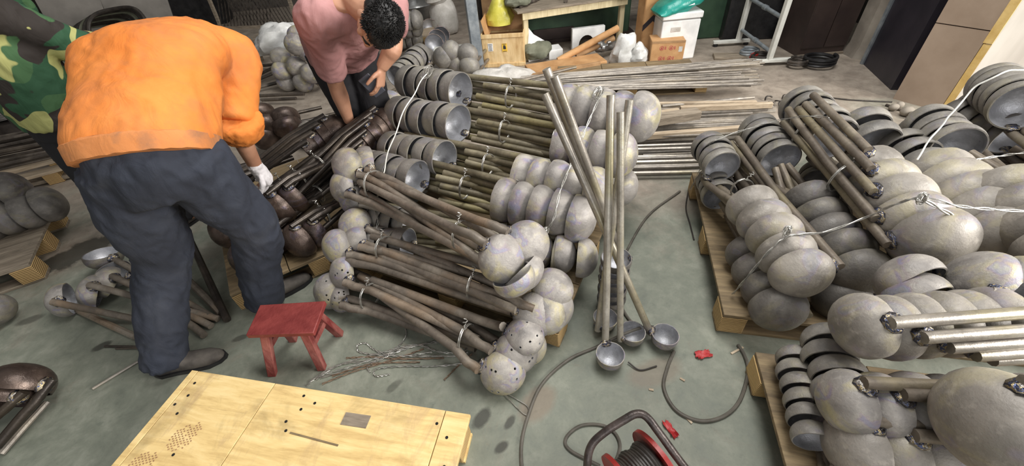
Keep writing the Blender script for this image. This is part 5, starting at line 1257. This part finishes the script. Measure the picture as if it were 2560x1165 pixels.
lump('foil', at(1515, 112, .12), (.13, .05, 0), (-.02, .06, 0), (0, 0, .06), 'drum', 'crumpled silver foil wrapped round the cardboard tube', 'foil', 6, .5, False)
lump('bag', at(1560, 130, .12), (.12, 0, 0), (0, .1, 0), (.02, 0, .18), 'plastic_white', 'white plastic bag standing right of the table leg', 'bag', 12, .35)
lump('bag', at(1595, 140, .08), (.09, 0, 0), (0, .09, 0), (0, 0, .12), 'plastic_white', 'small white plastic bag against the cardboard pillar', 'bag', 15, .35)
boxat(1562, 166, .13, .1, .11, 'white_paint', 'small white carton on the floor before the white bags', 'box', .15)
# flat cardboard on the floor
k = MB(); a, b_ = at(1320, 178, .05), at(1505, 148, .05); k.beam(a, b_, .28, .05); solo('carton', k, M['card'], 'long flat cardboard carton on the floor before the table', 'carton', None, None, .006)
k = MB(); a, b_ = at(1325, 192, .10), at(1500, 160, .1); k.beam(a, b_, .03, .05); solo('carton_flap', k, M['card_dark'], 'raised front flap strip on the long cardboard carton', 'cardboard', None, None, .003)
a = at(1345, 152, .0); lump('canvas', a + V((.0, .0, .1)), (.17, .02, 0), (0, .1, 0), (0, 0, .09), 'tarp', 'folded olive canvas lying before the foam sheet', 'canvas', 22, .35)
sb0 = at(1262, 196, .1); pbag = lump('sack', sb0, (.3, .03, 0), (0, .14, 0), (0, 0, .1), 'sackm', 'crumpled printed sack on the floor left of the thin rods', 'sack', 31, .4)
k = MB(); k.ell((0.02, -.03, .13), (.09, .01, 0), (0, .045, 0), (0, 0, .02), 14, 8); k.v = [tuple(V(p) * (1 + .15 * noise.noise(V(p) * 14))) for p in k.v]; pr = obj('printed_patch', k, M['green_light'], pbag); tag(pr, 'faded green printed picture')
# cardboard-wrapped pillar with painted arrow
cp = at(1612, 128, 0); t = thing('cardboard_pillar', 'upright cardboard-wrapped pillar with dark chevron band', 'pillar', cp, .1)
k = MB(); k.box((0, 0, 1.2), (.21, .18, 2.4)); obj('wrap', k, M['card'], t, bev=.012)
for sgn in (-1, 1):
    k = MB(); k.add([(0, -.0925, .33), (sgn * .106, -.0925, .24), (sgn * .106, -.0925, .30), (0, -.0925, .39)], [(0, 1, 2, 3)]); obj('chevron', k, M['navy'], t)
for i in range(6):
    k = MB(); k.box((0, 0, 0), (.03, .002, .035)); obj('print_mark', k, M['card_dark'], t, (-.03, -.0915, .62 + i * .09))
# foam box, teal bag, carton
fb_ = at(1690, 150, 0); t = thing('foam_box', 'white foam box with hand recess under the teal bag', 'box', fb_ + V((0, .16, 0)), -.04)
k = MB(); k.box((0, 0, .19), (.38, .3, .38)); obj('body', k, M['white'], t, bev=.01)
k = MB(); k.box((0, 0, .42), (.4, .32, .06)); obj('lid', k, M['white'], t, bev=.01)
k = MB(); k.box((0, 0, 0), (.1, .012, .045)); obj('hand_recess', k, M['sackm'], t, (-.05, -.148, .30), bev=.004)
tbp = fb_ + V((-.01, .14, .45 + .07)); k = MB(); rs = []; tx = V((.94, .08, .3)); ty = V((-.1, .95, .05)); tz = V((-.3, 0, .95))
for i in range(15):
    u = -1 + 2 * i / 14; hh = .012 + .075 * (1 - abs(u) ** 3) ; ww = .15 * (1 - .12 * abs(u) ** 4); r_ = []
    for j in range(28):
        t_ = 2 * PI * j / 28; ct, st_ = math.cos(t_), math.sin(t_); y_ = ww * math.copysign(abs(ct) ** .6, ct); z_ = hh * math.copysign(abs(st_) ** .8, st_) * (1 - .5 * abs(ct) ** 3)
        q = tx * (.25 * u) + ty * y_ + tz * z_; n_ = noise.noise(q * 14 + V((3, 1, 5))); r_.append(tbp + q + tz * (.022 * n_) + V((0, 0, .0)))
    rs.append(r_)
k.rings(rs); tb_ = solo('bag', k, M['teal'], 'glossy teal plastic parcel bag on top of the foam box', 'bag')
k = MB(); k.box((0, 0, 0), (.13, .004, .035)); sl_ = obj('shipping_label', k, M['paper'], tb_, (.03, -.13, .12), (-.55, -.12, 0))
for i in range(2):
    k = MB(); k.box((0, 0, 0), (.1, .001, .005)); obj('print_line', k, M['ink'], sl_, (0, -.0025, .008 - .014 * i))
a, b_ = at(1628, 163, 0), at(1710, 160, 0); cu = (b_ - a); cw = cu.length; t = thing('carton', 'brown cardboard carton with four round red stamps', 'box', a + cu * .5 + V((0, .12, 0)), math.atan2(cu.y, cu.x))
k = MB(); k.box((0, 0, .115), (cw, .24, .23)); obj('body', k, M['card'], t, bev=.005)
k = MB(); k.box((0, 0, 0), (cw - .004, .003, .02)); obj('tape', k, M['card_dark'], t, (0, -.1205, .222))
for x, z in ((-.06, .165), (.03, .165), (-.06, .065), (.03, .065)):
    k = MB(); R_ = [];
    for rr, y in ((.021, 0), (.021, -.0012), (.0175, -.0012), (.0175, 0)): R_.append([V((rr * math.cos(2 * PI * i / 20), y, rr * math.sin(2 * PI * i / 20))) for i in range(20)])
    k.rings(R_, False)
    for x0, z0, x1, z1 in ((-.009, .006, .009, .006), (0, .011, 0, -.011), (-.008, -.002, .008, -.002), (-.007, -.009, .007, -.009), (-.007, -.002, -.009, -.01), (.007, -.002, .009, -.01)): k.beam(V((x0, -.001, z0)), V((x1, -.001, z1)), .0025, .0016, V((0, 1, 0)))
    obj('stamp', k, M['stamp'], t, (x, -.1205, z))
    for i in range(2):
        k = MB(); k.box((0, 0, 0), (.004, .001, .03)); obj('stamp_text', k, M['stamp'], t, (x + .031 + .008 * i, -.121, z))
k = MB(); k.box((0, 0, 0), (.035, .001, .05)); obj('sticker', k, M['sackm'], t, (cw / 2 - .04, -.121, .15))
# green machine, bench, cabinet in the dark behind
def gbox(px, py, off, dims, mat, label, cat, name, rot=0, z=0):
    p = at(px, py, 0) + V(off); k = MB(); k.box((0, 0, dims[2] / 2), dims); return tag(obj(name, k, M[mat], None, (p.x, p.y, z), (0, 0, rot), bev=.01), label, cat)
g = thing('machine', 'dark green machine body behind the work table', 'machine', at(1430, 112, 0) + V((0, .5, 0)))
k = MB(); k.box((0, 0, .35), (1.5, .6, .7)); obj('body', k, M['green_machine'], g, bev=.02)
k = MB(); k.box((0, 0, .01), (1.6, .7, .06)); obj('plinth', k, M['brown_cab'], g)
k = MB(); k.box((0, 0, 0), (.5, .03, .12)); obj('drawer', k, M['brown_cab'], g, (-.2, -.31, .1))
g = thing('bench', 'light green machine bed behind the cardboard pillar', 'bench', at(1650, 98, 0) + V((0, .6, 0)))
k = MB(); k.box((0, 0, .58), (1.9, .5, .08)); obj('bed', k, M['green_light'], g, bev=.01)
for x in (-.8, .8): 
    k = MB(); k.box((x, 0, .27), (.2, .4, .54)); obj('leg', k, M['green_machine'], g, bev=.01)
g = thing('cabinet', 'green steel machine cabinet behind the foam box', 'cabinet', at(1790, 110, 0) + V((.1, .5, 0)), -.1)
k = MB(); k.box((0, 0, .8), (.9, .6, 1.6)); obj('body', k, M['green_machine'], g, bev=.015)
k = MB(); k.box((0, 0, 0), (.1, .01, .08)); obj('latch', k, M['dark_metal'], g, (.1, -.305, .25), bev=.004)
g = gbox(1905, 118, (.1, .5, 0), (.7, .5, 1.6), 'black', 'black cabinet in the shade behind the white rack', 'cabinet', 'cabinet', -.2)
# brown cabinet
a, b_ = at(1992, 143, 0), at(2104, 133, 0); cu = b_ - a; cw = cu.length; t = thing('cabinet', 'tall dark brown cabinet standing right of the white rack', 'cabinet', a + cu * .5 + V((-cu.y, cu.x, 0)).normalized() * .25, math.atan2(cu.y, cu.x))
k = MB(); k.box((0, 0, 1.0), (cw, .5, 2.0)); obj('body', k, M['brown_cab'], t, bev=.006)
k = MB(); k.box((0, 0, 0), (cw, .02, .02)); obj('bottom_trim', k, M['wood_grey'], t, (0, -.255, .012))
for x in (-1, 1):
    k = MB(); k.box((0, 0, 0), (cw / 2 - .008, .014, 1.9)); obj('door', k, M['brown_cab'], t, (x * cw / 4, -.255, 1.03), bev=.003)
# white rack: two posts on flat feet joined by rungs
r0, r1 = at(1842, 113, 0), at(1918, 163, 0); t = thing('rack', 'white steel rack with flat feet and two round rungs', 'rack', r0.lerp(r1, .5))
def Q_(p): return V(p) - r0.lerp(r1, .5)
for p in (r0, r1):
    k = MB(); k.beam(Q_(p) + UZ * .03, Q_(p) + UZ * 1.7, .045, .045, V((0, 1, 0))); obj('post', k, M['white_paint'], t, bev=.004)
fd = (at(1975, 163, 0) - at(1882, 168, 0)).normalized(); 
for p, l0, l1 in ((r0, .26, .12), (r1, .2, .26)):
    k = MB(); k.beam(Q_(p) - fd * l0 + UZ * .045, Q_(p) + fd * l1 + UZ * .045, .05, .03); obj('foot', k, M['white_paint'], t, bev=.004)
    for s, l in ((-1, l0), (1, l1)):
        k = MB(); k.lathe([(.012, .0), (.025, .002), (.025, .028), (.012, .03)], 14); obj('caster', k, M['black'], t, Q_(p) + fd * s * (l - .03))
for z in (.12, .42, .85):
    k = MB(); k.tube([Q_(r0) + UZ * (z + .04), Q_(r1) + UZ * (z - .0)], .018, 12); rg = obj('rung', k, M['galv'], t)
    k = MB(); m_ = (Q_(r0) + Q_(r1)) / 2 + UZ * (z + .02); d_ = (Q_(r1) - Q_(r0)).normalized(); k.tube([m_ - d_ * .03, m_ + d_ * .03], .024, 12); obj('collar', k, M['galv'], rg)
# bits by the rack
boxat(1830, 150, .3, .14, .03, 'wood_grey', 'flat grey board on the floor behind the thin rods', 'board', -.3, name='board')
for i, (x, y, mt, lb) in enumerate(((1872, 135, 'galv', 'grey coiled hose roll on the floor under the rack'), (1900, 148, 'cable_dark', 'dark coiled cable under the white rack'), (1993, 160, 'scrap', 'grey lump of scrap by the foot of white rack'))):
    k = MB(); p = at(x, y, .03); pts = [p + V((.08 * math.cos(j * .5), .07 * math.sin(j * .5), .0 + .0016 * j)) for j in range(30)]; k.tube(spline(pts, 3), .014, 7); solo('coil', k, M[mt], lb, 'coil')
lump('glove', at(1890, 138, .04), (.07, .03, 0), (-.01, .03, 0), (0, 0, .03), 'reel_red', 'orange red work glove lying under the white rack', 'glove', 51, .4)
p = at(2045, 160, .02); k = MB(); pts = [p + V((.13 * math.cos(j * .3), .12 * math.sin(j * .3), .0012 * j)) for j in range(64)]; k.tube(spline(pts, 2), .014, 7); solo('coil', k, M['black'], 'black hose coil on the floor before the brown cabinet', 'coil')
# the sandwich-panel cabinet at right
a, b_ = at(2365, 283, 0), at(2232, 247, 0); c_ = a + V((1.5, -.35, 0))
dirL = (b_ - a).normalized(); LL = (b_ - a).length; dirF = V((dirL.y, -dirL.x, 0))
if dirF.x < 0: dirF = -dirF
t = thing('panel_cabin', 'tall white and beige panel cabin with yellow foam edges at right', 'cabin', a)
def slab(nm, o, d, l, h0, h1, mat, thick=.02, inw=None, bev=0):
    n = inw; b = MB(); p = o; q = o + d * l
    b.rings([[p + UZ * h0, q + UZ * h0, q + n * thick + UZ * h0, p + n * thick + UZ * h0], [p + UZ * h1, q + UZ * h1, q + n * thick + UZ * h1, p + n * thick + UZ * h1]])
    return obj(nm, b, M[mat], t, bev=bev)
Z0 = V((0, 0, 0))
slab('side_panel', Z0 + dirL * .045, dirL, LL - .045, 0, .555, 'beige', .03, dirF); slab('side_panel', Z0 + dirL * .045 - dirF * .003, dirL, LL - .045, .562, 2.4, 'beige', .03, dirF)
slab('edge_strip', Z0, dirL, .042, 0, .48, 'foam_yel', .03, dirF); slab('edge_strip', Z0 + dirF * -.004, dirL, .048, .485, 2.4, 'foam_yel', .03, dirF)
slab('front_panel', Z0 + dirF * .002, dirF, 1.6, 0, 2.4, 'panel_white', .03, dirL)
hp = slab('handle_recess', dirF * .32 - dirL * .006, dirF, .22, .62, .70, 'cream', .01, dirL); slab('foam_foot', dirF * .3 - dirL * .05, dirF, .5, 0, .05, 'foam_yel', .06, dirL)
# scrap pile beyond the right stack, red cloth
random.seed(95)
for i in range(26):
    p = at(random.uniform(1920, 2030), random.uniform(248, 272), 0) + V((0, 0, random.uniform(.015, .05)))
    k = MB(); rr = random.uniform(.02, .045); a0 = random.uniform(0, 6); pts = [V((rr * math.cos(a0 + j * .5), rr * math.sin(a0 + j * .5), .01 * math.sin(j))) for j in range(5)]; k.tube(spline(pts, 3), random.uniform(.006, .012), 6)
    k.v = [tuple(V(q) + p) for q in k.v]; solo('scrap_offcut', k, M['scrap'], 'curled dark steel offcut in the scrap heap beyond the right stack', 'scrap', 'steel offcuts in the scrap heap')
scrap(at(2035, 268, .02), .13, .08, -.3, 'pvc', 'bright red cloth scrap beside the steel offcut heap', 'scrap', .04, 8, 'cloth_scrap')
for i, (x, y, r) in enumerate(((2235, 268, .028), (2268, 278, .036), (2250, 262, .024), (2285, 288, .03))):
    k = MB(); k.ell(at(x, y, r), (r * 1.3, 0, 0), (0, r, 0), (0, 0, r), 12, 8); solo('stone', k, M['concrete'], ['left flat rubble lump at the foot of the beige panel', 'big round rubble lump at the foot of the beige panel', 'small upper rubble lump at the foot of the beige panel', 'right rubble lump at the foot of the beige panel'][i], 'stone', 'rubble at the foot of the beige panel')
bar(at(2215, 262, .01), at(2330, 300, .01), .01, 'rod_dark', 'dark bar on floor at the foot of the beige panel')
cablep([(1980, 240), (2060, 243), (2130, 250), (2230, 255)], .006, 'cable_dark', 'dark cable across the bare floor towards the beige panel')
# left background: grey sheets, hoses, dark frames, mesh
def sheet(pts, mat, label, thick=.03, name='panel', cat='panel'):
    P = [V(p) for p in pts]; n = (P[1] - P[0]).cross(P[2] - P[0]).normalized(); k = MB(); k.rings([P, [p + n * thick for p in P]]); return solo(name, k, M[mat], label, cat, None, None, .004)
sheet([at(150, 110, .3), at(285, 85, .3), at(285, 85, .3) + V((.1, .5, 1.6)), at(150, 110, .3) + V((-.1, .5, 1.6))], 'grey_panel', 'left grey sheet leaning behind the man in orange')
sheet([at(290, 84, .3), at(440, 60, .3), at(440, 60, .3) + V((.1, .5, 1.6)), at(290, 84, .3) + V((-.0, .5, 1.6))], 'grey_panel', 'right grey sheet leaning behind the man in orange')
for i in range(9):
    p = at(235 + 8 * i, 120 - 5 * i, .25 + .03 * i); k = MB()
    pts = [p + V((.5 * math.cos(j * .35) * (1 - .03 * i), .2 * math.sin(j * .35), .26 * math.sin(j * .35) + .03 * math.sin(j))) for j in range(19)]
    k.tube(spline(pts, 3), .022, 8); solo('hose_loop', k, M['cable_dark'] if i % 3 else M['tarp'], 'dark hose loop in the heap before the grey sheets', 'hose', 'hose loops before the grey sheets')
dkp = at(500, 70, 0); k = MB(); k.box((0, 0, .9), (1.0, .5, 1.8)); tag(obj('cabinet', k, M['black'], None, (dkp.x - .1, dkp.y + .3, 0), (0, 0, .2), bev=.01), 'black cabinet far behind the orange shoulder', 'cabinet')
# expanded-metal sheet in a frame
t = thing('mesh_panel', 'rusty expanded metal panel leaning far behind the orange shoulder', 'mesh panel', at(610, 95, 0) + V((0, .6, 0)), -.25); t.rotation_euler = (-.12, .0, -.25)
k = MB()
for i in range(16):
    for d in (-1, 1):
        x = -.5 + i / 15; k.beam(V((x - .25 * d, 0, .02)), V((x + .25 * d, 0, 1.45)), .012, .006, V((0, 1, 0)))
o = obj('mesh', k, M['scrap'], t); o['kind'] = 'stuff'
for p, q in (((-.76, 0, 0), (-.76, 0, 1.5)), ((.76, 0, 0), (.76, 0, 1.5)), ((-.76, 0, 1.5), (.76, 0, 1.5)), ((-.76, 0, .02), (.76, 0, .02))):
    k = MB(); k.beam(V(p), V(q), .05, .04, V((0, 1, 0))); obj('frame_bar', k, M['wood_grey'], t)
# red lid by the camouflage man
k = MB(); p = at(100, 275, .62); k.lathe([(.02, 0), (.11, .0), (.12, .02), (.12, .06), (.105, .06), (.1, .02)], 20); tag(obj('tub', k, M['pvc'], None, p, (.9, .2, .3)), 'red plastic tub held behind the camouflage jacket', 'tub')
